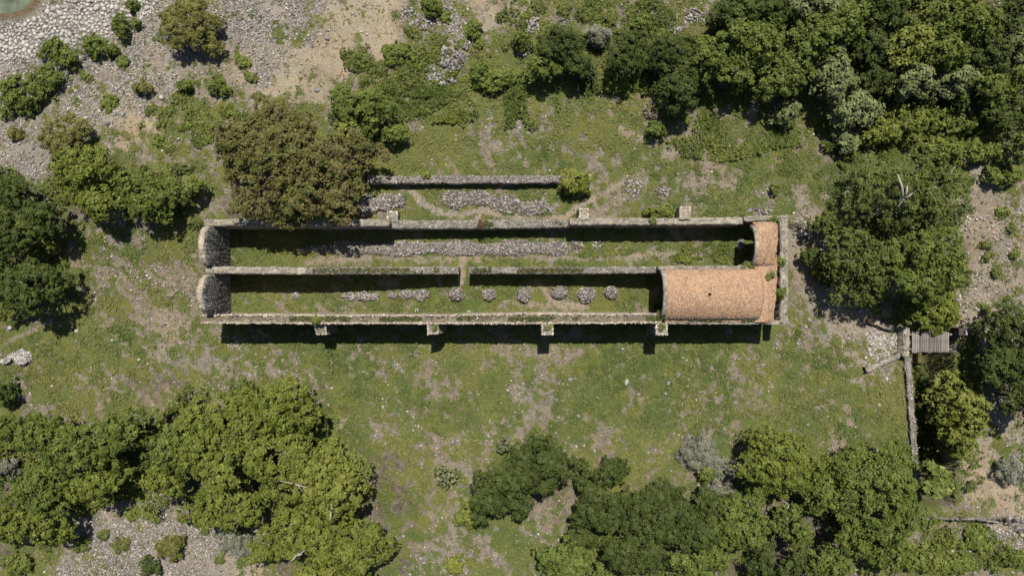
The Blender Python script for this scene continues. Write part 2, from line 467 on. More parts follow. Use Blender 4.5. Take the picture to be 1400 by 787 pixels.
def build_ground():
    xs = axis(-39.0, 39.0, 0.155, 260.0); ys = axis(-23.5, 23.5, 0.155, 260.0)
    X, Y = np.meshgrid(xs, ys)
    far = np.maximum(np.abs(X) - 39, np.abs(Y) - 23.5)
    Z = terrain(X, Y)
    soil, green, st, dr, pm = cover(X, Y)
    # low tussocks give the turf its uneven skin
    Z = Z + green * 0.10 * (fbm(X, Y, 0.6, 3, 51) - 0.35) + (1 - green) * 0.05 * (fbm(X, Y, 0.35, 2, 52) - 0.5)
    Z = Z + np.where(far > 0, 0.0, 0.0)
    nx, ny = len(xs), len(ys)
    v = np.stack([X, Y, Z], -1).reshape(-1, 3)
    idx = np.arange(nx * ny).reshape(ny, nx)
    f = np.stack([idx[:-1, :-1], idx[:-1, 1:], idx[1:, 1:], idx[1:, :-1]], -1).reshape(-1, 4)
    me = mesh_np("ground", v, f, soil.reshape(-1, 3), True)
    for nm, arr in (("green", green), ("straw", dr), ("pebble", st)):
        a = me.attributes.new(nm, 'FLOAT', 'POINT')
        a.data.foreach_set("value", arr.astype(np.float32).ravel())
    m, nt, b = new_mat("earth_and_turf")
    L = nt.links
    at = N(nt, "ShaderNodeAttribute", attribute_name="tint")
    ag = N(nt, "ShaderNodeAttribute", attribute_name="green")
    ad = N(nt, "ShaderNodeAttribute", attribute_name="straw")
    g = N(nt, "ShaderNodeNewGeometry")
    n1 = noise_node(nt, 2.6, 8, 0.72, g.outputs["Position"])
    n2 = noise_node(nt, 11.0, 6, 0.75, g.outputs["Position"])
    n3 = noise_node(nt, 0.45, 4, 0.6, g.outputs["Position"])
    vo = N(nt, "ShaderNodeTexVoronoi")
    vo.inputs["Scale"].default_value = 6.0
    vo.inputs["Randomness"].default_value = 1.0
    L.new(g.outputs["Position"], vo.inputs["Vector"])
    # earth: crumbs, small stones and dry litter
    er = ramp_node(nt, n2.outputs[0], [(0.30, (0.42, 0.42, 0.43)), (0.46, (0.85, 0.85, 0.85)), (0.6, (1.25, 1.23, 1.18)), (0.74, (1.9, 1.82, 1.68))])
    er2 = ramp_node(nt, n1.outputs[0], [(0.32, (0.62, 0.62, 0.64)), (0.5, (1, 1, 1)), (0.7, (1.28, 1.24, 1.16))])
    earth = mul_color(nt, mul_color(nt, at.outputs["Color"], er.outputs[0], 0.9), er2.outputs[0], 0.9)
    # grit too small to build: pale and dark pebbles
    ap = N(nt, "ShaderNodeAttribute", attribute_name="pebble")
    vp = N(nt, "ShaderNodeTexVoronoi")
    vp.inputs["Scale"].default_value = 9.0
    L.new(g.outputs["Position"], vp.inputs["Vector"])
    sp_ = N(nt, "ShaderNodeSeparateColor")
    L.new(vp.outputs["Color"], sp_.inputs[0])
    pc_ = ramp_node(nt, sp_.outputs[0], [(0.0, (0.1, 0.094, 0.088)), (0.4, (0.2, 0.188, 0.17)), (0.75, (0.33, 0.315, 0.29)), (1.0, (0.5, 0.48, 0.45))])
    pd_ = ramp_node(nt, vp.outputs["Distance"], [(0.35, (1, 1, 1)), (0.62, (0.3, 0.29, 0.27))])
    pcol = mul_color(nt, pc_.outputs[0], pd_.outputs[0])
    pf = N(nt, "ShaderNodeMath", operation='MULTIPLY')
    pn = ramp_node(nt, n1.outputs[0], [(0.36, (0.15, 0.15, 0.15)), (0.55, (1, 1, 1))])
    pn2 = ramp_node(nt, n3.outputs[0], [(0.4, (0.2, 0.2, 0.2)), (0.54, (1, 1, 1))])
    pnm = mul_color(nt, pn.outputs[0], pn2.outputs[0])
    L.new(pnm, pf.inputs[0]); L.new(ap.outputs["Fac"], pf.inputs[1])
    me_ = N(nt, "ShaderNodeMix", data_type='RGBA')
    L.new(pf.outputs[0], me_.inputs[0]); L.new(earth, me_.inputs[6]); L.new(pcol, me_.inputs[7])
    earth = me_.outputs[2]
    # dead straw mats
    sv = N(nt, "ShaderNodeMapping")
    sv.inputs["Scale"].default_value = (1.0, 2.6, 1.0)
    sv.inputs["Rotation"].default_value = (0, 0, 0.7)
    L.new(g.outputs["Position"], sv.inputs[0])
    ns = noise_node(nt, 9.0, 6, 0.8, sv.outputs[0])
    sr = ramp_node(nt, ns.outputs[0], [(0.4, (0.13, 0.1, 0.07)), (0.52, (0.27, 0.215, 0.14)), (0.66, (0.42, 0.35, 0.24))])
    sm = N(nt, "ShaderNodeMath", operation='MULTIPLY')
    srm = ramp_node(nt, n1.outputs[0], [(0.42, (0, 0, 0)), (0.6, (0.75, 0.75, 0.75))])
    L.new(srm.outputs[0], sm.inputs[0]); L.new(ad.outputs["Fac"], sm.inputs[1])
    mx = N(nt, "ShaderNodeMix", data_type='RGBA')
    L.new(sm.outputs[0], mx.inputs[0]); L.new(earth, mx.inputs[6]); L.new(sr.outputs[0], mx.inputs[7])
    # turf
    gr = ramp_node(nt, n2.outputs[0], [(0.25, (0.066, 0.078, 0.02)), (0.5, (0.102, 0.117, 0.031)), (0.75, (0.145, 0.153, 0.049))])
    gr2 = ramp_node(nt, n3.outputs[0], [(0.38, (0.76, 0.92, 0.85)), (0.5, (1.0, 1.0, 1.0)), (0.62, (1.28, 1.16, 0.92))])
    turf = mul_color(nt, gr.outputs[0], gr2.outputs[0])
    ga = N(nt, "ShaderNodeMath", operation='MULTIPLY_ADD')
    L.new(n2.outputs[0], ga.inputs[0]); ga.inputs[1].default_value = 1.5
    gs = N(nt, "ShaderNodeMath", operation='SUBTRACT')
    L.new(ag.outputs["Fac"], gs.inputs[0]); gs.inputs[1].default_value = 0.75
    L.new(gs.outputs[0], ga.inputs[2])
    gm = ramp_node(nt, ga.outputs[0], [(0.34, (0, 0, 0)), (0.66, (0.92, 0.92, 0.92))])
    mg = N(nt, "ShaderNodeMix", data_type='RGBA')
    L.new(gm.outputs[0], mg.inputs[0]); L.new(mx.outputs[2], mg.inputs[6]); L.new(turf, mg.inputs[7])
    L.new(mg.outputs[2], b.inputs["Base Color"])
    b.inputs["Roughness"].default_value = 1.0
    b.inputs["Specular IOR Level"].default_value = 0.1
    hs = N(nt, "ShaderNodeMath", operation='ADD')
    L.new(n2.outputs[0], hs.inputs[0]); L.new(n1.outputs[0], hs.inputs[1])
    add_bump(nt, b, hs.outputs[0], 0.9, 0.12)
    o = obj("ground", me, m)
    tag(o, "uneven ground of turf, dug earth, dry grass and gravel", None, None, "structure")

build_ground()

# pool in the corner
bm = bmesh.new()
pts = []
for k in range(40):
    a = 2 * math.pi * k / 40
    p = W(-5 + 62 * math.cos(a), -8 - 34 * math.sin(a))
    pts.append(bm.verts.new((p[0], p[1], float(terrain(np.array([wx(0)]), np.array([wy(0)]))[0]) + 0.16)))
bm.faces.new(pts)
bmesh.ops.recalc_face_normals(bm, faces=bm.faces)
me = bpy.data.meshes.new("water"); bm.to_mesh(me); bm.free()
tag(obj("water", me, M_WATER), "murky green water in the corner of the river bed", None, None, "structure")

# ------------------------------------------------------------------ stones
def ico(sub):
    b = bmesh.new()
    bmesh.ops.create_icosphere(b, subdivisions=sub, radius=1.0)
    b.verts.ensure_lookup_table()
    v = np.array([x.co[:] for x in b.verts]); f = np.array([[q.index for q in p.verts] for p in b.faces])
    b.free()
    return v, f
ICO1, ICO2, ICO3 = ico(1), ico(2), ico(3)
OCTA = (np.array([[1, 0, 0], [0, 1, 0], [-1, 0, 0], [0, -1, 0], [0, 0, 1], [0, 0, -1]], float), np.array([[0, 1, 4], [1, 2, 4], [2, 3, 4], [3, 0, 4], [1, 0, 5], [2, 1, 5], [3, 2, 5], [0, 3, 5]]))

def rand_rot(n, rng, tilt=None):
    q = rng.normal(size=(n, 4))
    if tilt is not None:
        q[:, 1:3] *= tilt
    q /= np.linalg.norm(q, axis=1, keepdims=True)
    w, x, y, z = q.T
    return np.stack([np.stack([1 - 2 * (y * y + z * z), 2 * (x * y - z * w), 2 * (x * z + y * w)], -1),
                     np.stack([2 * (x * y + z * w), 1 - 2 * (x * x + z * z), 2 * (y * z - x * w)], -1),
                     np.stack([2 * (x * z - y * w), 2 * (y * z + x * w), 1 - 2 * (x * x + y * y)], -1)], 1)

PAL_GREY = np.array([[0.30, 0.28, 0.25], [0.36, 0.34, 0.31], [0.24, 0.225, 0.205], [0.42, 0.40, 0.365], [0.28, 0.25, 0.225]])
PAL_RUB = np.array([[0.17, 0.155, 0.142], [0.23, 0.21, 0.186], [0.105, 0.095, 0.088], [0.34, 0.32, 0.29], [0.19, 0.162, 0.138], [0.25, 0.212, 0.172], [0.13, 0.12, 0.115]])
PAL_WALL = np.array([[0.28, 0.255, 0.215], [0.22, 0.2, 0.17], [0.37, 0.345, 0.3], [0.16, 0.148, 0.13], [0.25, 0.215, 0.17]])
PAL_RIM = np.array([[0.50, 0.43, 0.32], [0.42, 0.35, 0.26], [0.5, 0.45, 0.36], [0.38, 0.28, 0.2], [0.36, 0.31, 0.24]])
PAL_DARK = np.array([[0.1, 0.1, 0.095], [0.15, 0.15, 0.14], [0.07, 0.07, 0.068], [0.3, 0.3, 0.28], [0.12, 0.115, 0.105]])

def stones_mesh(name, pos, size, rng, pal=PAL_GREY, base=ICO1, flat=0.65, jit=0.28, tilt=0.5, smooth=False):
    bv, bf = base
    n = len(pos); k = len(bv)
    sc = np.stack([size * rng.uniform(0.75, 1.35, n), size * rng.uniform(0.65, 1.0, n), size * flat * rng.uniform(0.7, 1.2, n)], -1)
    R = rand_rot(n, rng, tilt)
    v = bv[None] * (1 + rng.uniform(-jit, jit, (n, k, 1)))
    v = v * sc[:, None, :]
    v = np.einsum('nij,nkj->nki', R, v) + pos[:, None, :]
    f = bf[None] + (np.arange(n) * k)[:, None, None]
    c = pal[rng.integers(0, len(pal), n)] * rng.uniform(0.75, 1.3, (n, 1))
    return mesh_np(name, v.reshape(-1, 3), f.reshape(-1, 3), np.repeat(c, k, 0), smooth)

def ground_pts(px, py):
    """many photo positions -> points on the ground"""
    z = np.zeros(len(px))
    for _ in range(4):
        k = (CAM_Z - z) / FPX
        x = (px - 700) * k; y = (393.5 - py) * k
        z = terrain(x, y)
    return np.stack([x, y, z], -1)

# ------------------------------------------------------------------ leaves
def leaf_quads(pos, nrm, ln, wd, rng):
    """pointed leaves: centre, facing, length, width"""
    n = len(pos)
    nrm = nrm / np.linalg.norm(nrm, axis=1, keepdims=True)
    r = rng.normal(size=(n, 3))
    t = np.cross(nrm, r); t /= np.linalg.norm(t, axis=1, keepdims=True)
    b = np.cross(nrm, t)
    ln = np.asarray(ln).reshape(-1, 1) * 0.5; wd = np.asarray(wd).reshape(-1, 1) * 0.5
    v = np.stack([pos - t * ln - b * wd, pos - t * ln * 0.8 + b * wd, pos + t * ln * 1.1 - nrm * ln * 0.2], 1)
    f = np.arange(n * 3).reshape(n, 3)
    return v.reshape(-1, 3), f

SPEC = {  # lobe radius, tuft radius, leaf length, leaf width, colours, density
    'oak':    dict(lr=(0.45, 0.95), tr=0.25, ll=0.18, lw=0.125, cols=[(0.112, 0.132, 0.023), (0.095, 0.117, 0.02), (0.131, 0.147, 0.029)], dens=0.8),
    'lime':   dict(lr=(0.45, 0.9), tr=0.27, ll=0.2, lw=0.135, cols=[(0.138, 0.152, 0.03), (0.118, 0.137, 0.026), (0.158, 0.17, 0.038)], dens=0.8),
    'mid':    dict(lr=(0.4, 0.85), tr=0.25, ll=0.18, lw=0.12, cols=[(0.092, 0.117, 0.024), (0.078, 0.102, 0.02), (0.112, 0.133, 0.03)], dens=0.8),
    'dark':   dict(lr=(0.4, 0.85), tr=0.24, ll=0.165, lw=0.11, cols=[(0.053, 0.071, 0.016), (0.045, 0.062, 0.014), (0.066, 0.083, 0.02)], dens=0.8),
    'brown':  dict(lr=(0.4, 0.75), tr=0.26, ll=0.18, lw=0.125, cols=[(0.098, 0.098, 0.029), (0.084, 0.09, 0.025), (0.104, 0.1, 0.032), (0.118, 0.094, 0.037)], dens=0.8),
    'grey':   dict(lr=(0.4, 0.8), tr=0.32, ll=0.25, lw=0.155, cols=[(0.13, 0.148, 0.058), (0.112, 0.13, 0.05), (0.155, 0.172, 0.073)], dens=0.85),
    'fine':   dict(lr=(0.4, 0.85), tr=0.24, ll=0.17, lw=0.085, cols=[(0.052, 0.068, 0.017), (0.044, 0.059, 0.0145), (0.063, 0.079, 0.02)], dens=0.95),
    'olive':  dict(lr=(0.4, 0.85), tr=0.24, ll=0.22, lw=0.06, cols=[(0.128, 0.128, 0.034), (0.106, 0.11, 0.028), (0.155, 0.15, 0.046)], dens=1.15),
    'sparse': dict(lr=(0.4, 0.8), tr=0.25, ll=0.17, lw=0.11, cols=[(0.082, 0.1, 0.024), (0.068, 0.086, 0.02), (0.1, 0.118, 0.031)], dens=0.5),
    'weed':   dict(lr=(0.3, 0.6), tr=0.2, ll=0.14, lw=0.095, cols=[(0.118, 0.142, 0.03), (0.1, 0.125, 0.026), (0.142, 0.162, 0.038)], dens=0.7),
    'clump':  dict(lr=(0.25, 0.5), tr=0.2, ll=0.15, lw=0.08, cols=[(0.108, 0.126, 0.032), (0.09, 0.11, 0.028), (0.135, 0.142, 0.045)], dens=0.45),
    'broad':  dict(lr=(0.45, 0.7), tr=0.42, ll=0.5, lw=0.3, cols=[(0.125, 0.148, 0.037), (0.1, 0.125, 0.031), (0.155, 0.178, 0.049)], dens=0.75),
    'ash':    dict(lr=(0.4, 0.7), tr=0.3, ll=0.17, lw=0.06, cols=[(0.17, 0.17, 0.12), (0.13, 0.14, 0.09), (0.21, 0.205, 0.16)], dens=0.7),
}
LEAF_TOTAL = [0]

def crown_mesh(name, rx, ry, hc, ang, sp, rng):
    """foliage of one plant, centred on its trunk axis with the crown's base at z = 0"""
    S = SPEC[sp]
    R = math.sqrt(rx * ry)
    lr0, lr1 = S['lr']
    k = min(1.0, 0.22 + R / 4.0)
    lr0 *= k; lr1 *= k
    lrm = 0.5 * (lr0 + lr1)
    nl = max(3, int(1.35 * rx * ry / lrm ** 2))
    ph = rng.uniform(0, 6.28, 5); am = rng.uniform(0.04, 0.13, 5)
    lobes = []
    tries = 0
    while len(lobes) < nl and tries < nl * 40:
        tries += 1
        th = rng.uniform(0, 2 * math.pi); r = math.sqrt(rng.random())
        out = 1.0 + sum(am[q] * math.sin((q + 2) * th + ph[q]) for q in range(5))
        lr = rng.uniform(lr0, lr1)
        lim = max(0.15, out - 0.8 * lr / R)
        x, y = r * lim * math.cos(th), r * lim * math.sin(th)
        rr = min(1.0, r)
        z = hc * (0.22 + 0.78 * math.sqrt(max(0.0, 1 - rr ** 2.4))) - lr * 0.8 + rng.normal() * 0.07 * hc
        z = max(lr * 0.35, z)
        p = np.array([x * rx, y * ry, z])
        if any(np.linalg.norm((p - q)[:2]) < 0.62 * (lr + l2) * 0.72 and abs(p[2] - q[2]) < 0.5 * lr for q, l2 in lobes):
            continue
        lobes.append((p, lr))
    ca, sa = math.cos(ang), math.sin(ang)
    P, Nn, C, Ls = [], [], [], []
    tr = S['tr'] * (0.6 + 0.4 * k); la = S['ll'] * S['lw'] * 0.5
    cols = np.array(S['cols'])
    for p, lr in lobes:
        p = np.array([p[0] * ca - p[1] * sa, p[0] * sa + p[1] * ca, p[2]])
        area = 2 * math.pi * lr * lr * 0.85
        nt_ = max(4, int(1.25 * area / (math.pi * tr * tr)))
        d = rng.normal(size=(nt_, 3)); d[:, 2] = np.abs(d[:, 2]) * 1.0 - 0.25
        d /= np.linalg.norm(d, axis=1, keepdims=True)
        tc = p + d * lr * rng.uniform(0.82, 1.05, (nt_, 1)) * np.array([1, 1, 0.8])
        nlv = max(8, int(S['dens'] * 1.5 * 2 * math.pi * tr * tr * 0.7 / la))
        e = rng.normal(size=(nt_, nlv, 3)) + d[:, None, :] * 0.9
        e /= np.linalg.norm(e, axis=2, keepdims=True)
        pos = tc[:, None, :] + e * tr * rng.uniform(0.35, 1.1, (nt_, nlv, 1))
        nn = e * 0.6 + d[:, None, :] * 0.5 + np.array([0, 0, 0.6]) + rng.normal(size=(nt_, nlv, 3)) * 0.34
        lobc = cols[rng.integers(0, len(cols))] * rng.uniform(0.88, 1.12)
        tfc = cols[rng.integers(0, len(cols), nt_)] * rng.uniform(0.85, 1.18, (nt_, 1))
        cc = (0.5 * lobc + 0.5 * tfc)[:, None, :] * rng.uniform(0.75, 1.3, (nt_, nlv, 1))
        P.append(pos.reshape(-1, 3)); Nn.append(nn.reshape(-1, 3)); C.append(cc.reshape(-1, 3))
    P = np.concatenate(P); Nn = np.concatenate(Nn); C = np.concatenate(C)
    if sp not in ('clump', 'broad', 'ash'):
        cov = 0.45 if sp == 'sparse' else 1.1
        m = int(cov * math.pi * rx * ry / la)
        th = rng.uniform(0, 2 * math.pi, m); r = np.sqrt(rng.random(m)) * 0.97
        out = 1.0 + sum(am[q] * np.sin((q + 2) * th + ph[q]) for q in range(5))
        x, y = r * out * np.cos(th) * rx * 0.95, r * out * np.sin(th) * ry * 0.95
        z = hc * (0.12 + 0.72 * np.sqrt(np.clip(1 - r ** 2.4, 0, 1))) - rng.uniform(0.0, 0.3, m) * k + 0.35 * k * (fbm(x + ph[0] * 9, y + ph[1] * 9, 0.9, 2, 3) - 0.5)
        gaps = fbm(x + ph[2] * 7, y + ph[3] * 7, 1.1, 3, 7) > 0.36
        nn = np.stack([0.7 * r * np.cos(th), 0.7 * r * np.sin(th), np.ones(m)], -1) + rng.normal(size=(m, 3)) * 0.45
        pc = np.stack([x * ca - y * sa, x * sa + y * ca, np.maximum(z, 0.03)], -1)
        cc = cols[rng.integers(0, len(cols), m)] * rng.uniform(0.75, 1.2, (m, 1))
        P = np.concatenate([P, pc[gaps]]); Nn = np.concatenate([Nn, nn[gaps]]); C = np.concatenate([C, cc[gaps]])
    n = len(P)
    LEAF_TOTAL[0] += n
    sc = rng.uniform(0.7, 1.3, n)
    v, f = leaf_quads(P, Nn, S['ll'] * sc, S['lw'] * sc, rng)
    return mesh_np(name, v, f, np.repeat(C, 3, 0)), [(np.array([p[0] * ca - p[1] * sa, p[0] * sa + p[1] * ca, p[2]]), l) for p, l in lobes]

def tube(bm, pts, radii, seg=6):
    """tapered limb through pts"""
    rings = []
    for i, p in enumerate(pts):
        a = pts[max(0, i - 1)]; b = pts[min(len(pts) - 1, i + 1)]
        t = (Vector(b) - Vector(a))
        if t.length < 1e-6: t = Vector((0, 0, 1))
        t.normalize()
        u = t.orthogonal().normalized(); w = t.cross(u)
        rings.append([bm.verts.new(Vector(p) + (u * math.cos(2 * math.pi * k / seg) + w * math.sin(2 * math.pi * k / seg)) * radii[i]) for k in range(seg)])
    for r0, r1 in zip(rings[:-1], rings[1:]):
        for k in range(seg):
            bm.faces.new((r0[k], r0[(k + 1) % seg], r1[(k + 1) % seg], r1[k]))
    bm.faces.new(rings[-1]); bm.faces.new(rings[0][::-1])

def bm_mesh(name, bm, smooth=False):
    bmesh.ops.recalc_face_normals(bm, faces=bm.faces)
    me = bpy.data.meshes.new(name)
    bm.to_mesh(me); bm.free()
    if smooth:
        me.polygons.foreach_set("use_smooth", np.ones(len(me.polygons), dtype=bool))
    return me

TREE_SEED = [100]
def plant(px, py, rx, ry, h, sp, label, name="tree", cat="tree", ang=0.0, group=None, base_frac=None, pale=False, limbs=0.5):
    """a tree or shrub whose crown is seen at px, py with half-widths rx, ry (photo pixels) and height h (metres)"""
    TREE_SEED[0] += 1
    rng = np.random.default_rng(TREE_SEED[0])
    small = h < 2.2
    if not small: h *= 0.86
    if base_frac is None:
        base_frac = 0.12 if small else 0.38
    g = groundz(px, py)
    z0 = g[2]
    for _ in range(4):
        zc = z0 + h * 0.62
        c = W(px, py, zc)
        z0 = 0.5 * z0 + 0.5 * float(terrain(np.array([c[0]]), np.array([c[1]]))[0])
    z0 = float(terrain(np.array([c[0]]), np.array([c[1]]))[0])
    k = (CAM_Z - zc) / FPX
    t = thing(name, label, cat, (c[0], c[1], z0), group)
    hb = h * base_frac
    me, lobes = crown_mesh("crown", rx * k, ry * k, h - hb, ang, sp, rng)
    obj("foliage" if small else "crown", me, M_OAK, t, (0, 0, hb))
    bm = bmesh.new()
    r0 = max(0.03, 0.035 * h * (0.6 if small else 1.0))
    top = (rng.normal() * 0.15, rng.normal() * 0.15, hb + (h - hb) * 0.3)
    tube(bm, [(0, 0, -0.15), (0, 0, 0.1), (top[0] * 0.4, top[1] * 0.4, hb * 0.7 + 0.05), top], [r0 * 1.5, r0 * 1.1, r0 * 0.9, r0 * 0.5], 7)
    order = rng.permutation(len(lobes))[:max(3, int(len(lobes) * limbs))][:26]
    for q in order:
        p, lr = lobes[q]
        e = np.array([p[0], p[1], p[2] + hb])
        s = np.array([top[0] * 0.5, top[1] * 0.5, hb * 0.75 + 0.05])
        md = s * 0.5 + e * 0.5 + np.array([0, 0, -0.12 * np.linalg.norm(e - s)]) + rng.normal(size=3) * 0.06 * h * 0.3
        tube(bm, [tuple(s), tuple(md), tuple(e)], [r0 * 0.55, r0 * 0.36, r0 * 0.12], 5)
    obj("stem" if small else "trunk", bm_mesh("trunk", bm, True), M_PALEBARK if pale else M_BARK, t)
    return t

# ------------------------------------------------------------------ the ruin
def strip_mesh(name, pts, widths, ztops, zb, rng, step=0.22, jit=0.05, dish=0.0):
    """a masonry wall along pts (x, y); widths and ztops are given per point; dish hollows the top between its two rims"""
    pts = np.array(pts, float); L = np.hypot(*(pts[1:] - pts[:-1]).T); S = np.concatenate([[0], np.cumsum(L)])
    n = max(3, int(S[-1] / step) + 1)
    s = np.linspace(0, S[-1], n)
    x = np.interp(s, S, pts[:, 0]); y = np.interp(s, S, pts[:, 1])
    w = np.interp(s, S, widths) * 0.5; zt = np.interp(s, S, ztops)
    tx = np.gradient(x); ty = np.gradient(y); l = np.hypot(tx, ty); nx, ny = -ty / l, tx / l
    ch = 0.62 if dish else 0.45
    prof = [(-1, 0.0), (-1, 0.5), (-1, 0.96), (-0.93, 1.0), (-ch, 1.0), (0.0, 1.0), (ch, 1.0), (0.93, 1.0), (1, 0.96), (1, 0.5), (1, 0.0)]
    V = []
    for q, (a, b) in enumerate(prof):
        off = a * w + np.where(abs(a) > 0.4, 1, 0.3) * rng.normal(0, jit * 0.55, n)
        z = zb + (zt - zb) * b
        if b >= 0.95:
            z = z + rng.normal(0, jit * 0.5, n) + jit * 2.2 * (fbm(s, s * 0 + q * 0.4, 0.9, 3, q * 0.02) - 0.5)
        if 0.4 < b and abs(a) < 0.7:
            z = z - dish
        V.append(np.stack([x + nx * off, y + ny * off, z], -1))
    m = len(prof)
    if dish: prof_mat = np.array([0, 0, 0, 0, 1, 1, 0, 0, 0, 0], dtype=np.int32)
    V = np.stack(V, 1).reshape(-1, 3)
    idx = np.arange(n * m).reshape(n, m)
    F = np.stack([idx[:-1, :-1], idx[:-1, 1:], idx[1:, 1:], idx[1:, :-1]], -1).reshape(-1, 4)
    caps = []
    for row, fl in ((idx[0], 1), (idx[-1], 0)):
        for a_, b_ in ((0, 10), (1, 9), (2, 8), (3, 7)):
            q = [row[a_], row[b_], row[b_ - 1], row[a_ + 1]] if b_ - 1 > a_ + 1 else None
            if q is not None:
                caps.append(q if fl else q[::-1])
        q = [row[4], row[6], row[5], row[5]]
    F = np.concatenate([F, np.array(caps)])
    info = dict(s=s, x=x, y=y, nx=nx, ny=ny, w=w, zt=zt)
    me = mesh_np(name, V, F)
    if dish:
        mi = np.zeros(len(F), dtype=np.int32)
        mi[:(n - 1) * 10] = np.tile(prof_mat, n - 1)
        me.materials.append(M_CREAM); me.materials.append(M_WALLEARTH)
        me.polygons.foreach_set("material_index", mi)
    return me, info

def top_stones(info, rng, n, size, pal, lo=-0.9, hi=0.9, rim=False, dish=0.0, parent=None, name="stones"):
    k = rng.uniform(0, len(info['s']) - 1, n)
    def ip(a): return np.interp(k, np.arange(len(info['s'])), a)
    a = rng.uniform(lo, hi, n)
    if rim:
        a = np.where(rng.random(n) < 0.5, -1, 1) * rng.uniform(0.72, 0.98, n)
    off = a * ip(info['w'])
    pos = np.stack([ip(info['x']) + ip(info['nx']) * off, ip(info['y']) + ip(info['ny']) * off,
                    ip(info['zt']) - np.where(np.abs(a) < 0.5, dish, 0) + rng.uniform(-0.03, 0.02, n)], -1)
    sz = rng.uniform(*size, n)
    me = stones_mesh(name, pos, sz, rng, pal, flat=0.32, tilt=0.15)
    o = obj(name, me, M_STONE, parent)
    o["kind"] = "stuff"
    return o

ruin = thing("ruined_building", "long roofless stone ruin of two parallel chambers with a brick vault at one end", "ruin", (0, wy(370), 0))
RB = np.array([0, wy(370), 0.0])
def rel(pts): return [(p[0] - RB[0], p[1] - RB[1]) for p in pts]
rr = np.random.default_rng(3)

def long_wall(label, pxs, py, z, wpx, mat, pal, nst, size, dish=0.0, rim=False, name="long_wall", zb=-0.4):
    """pxs, py, z and width in pixels per point"""
    pts = [(wx(a, zz), wy(b, zz)) for a, b, zz in zip(pxs, py, z)]
    ws = [w * (CAM_Z - zz) / FPX for w, zz in zip(wpx, z)]
    me, info = strip_mesh(name, rel(pts), ws, z, zb, rr, dish=dish)
    o = obj(name, me, mat, ruin)
    if label: o["label"] = label
    if nst:
        top_stones(info, rr, nst, size, pal, parent=o, dish=dish)
    if rim:
        top_stones(info, rr, int(info['s'][-1] * 16), (0.03, 0.09), PAL_RIM, rim=True, parent=o, name="rim_stones")
    return o, info

long_wall("smooth grey mortared wall top", [279, 400, 532], [304, 304, 304.5], [3.35, 3.25, 3.15], [9.5, 9.5, 10], M_MORTAR, PAL_WALL, 60, (0.03, 0.07))
long_wall("lowered rubble stretch of wall", [533, 600, 660, 720, 779], [307, 307, 306.5, 306, 305.5], [2.05, 1.95, 1.85, 1.9, 2.0], [11, 12, 12, 11, 10], M_RUBBLE, PAL_WALL, 520, (0.035, 0.08))
long_wall("plain grey wall top with broken gaps", [779, 850, 925, 1016], [302.5, 302.5, 302.5, 301.5], [2.75, 2.75, 2.7, 2.75], [9.5, 9.5, 9.5, 9.5], M_MORTAR, PAL_WALL, 90, (0.03, 0.08))
long_wall("middle wall with bare grey top", [281, 330, 420], [369, 369.5, 370], [3.4, 3.35, 3.3], [10, 9.5, 9.5], M_MORTAR, PAL_WALL, 70, (0.04, 0.08))
long_wall("middle wall with stony grassy top", [420, 500, 560, 627], [370, 369.5, 369.5, 369.5], [3.3, 3.1, 2.75, 2.45], [9.5, 9.5, 10, 10], M_RUBBLE, PAL_WALL, 330, (0.03, 0.075))
long_wall("middle wall beyond the doorway gap", [641, 720, 800, 900], [369.5, 369.5, 369.5, 369], [2.4, 2.4, 2.45, 2.9], [9.5, 9.5, 9.5, 9], M_RUBBLE, PAL_WALL, 400, (0.03, 0.075))
long_wall("narrow wall beside the brick vault", [900, 960, 1027], [366, 366, 365.5], [3.5, 3.5, 3.5], [4.5, 4.5, 5], M_MORTAR, PAL_WALL, 60, (0.04, 0.08))
SW, SWI = long_wall("broad wall with grassy top between two stone rims", [274, 350, 437, 520, 600, 700, 745, 820, 905], [436, 436, 436.5, 436.5, 436.5, 435.5, 435, 435.5, 435], [3.4] * 9,
          [13, 13, 13, 12.5, 13, 15, 16, 14, 14], M_CREAM, PAL_WALL, 300, (0.04, 0.09), dish=0.1, rim=True)
long_wall("grey stone rim below the brick vault", [909, 980, 1067], [440.6, 440.6, 440.4], [3.35, 3.35, 3.3], [5, 5, 5.5], M_MORTAR, PAL_WALL, 160, (0.04, 0.08))
long_wall("east wall with flat mortared top", [1072.5, 1072.5], [293.5, 443], [2.9, 2.9], [11, 11], M_MORTAR, PAL_WALL, 260, (0.03, 0.07), name="end_wall")
long_wall(None, [1017, 1066.6], [298.5, 298.5], [3.0, 2.95], [7, 7.5], M_MORTAR, PAL_WALL, 50, (0.03, 0.07), name="end_wall")

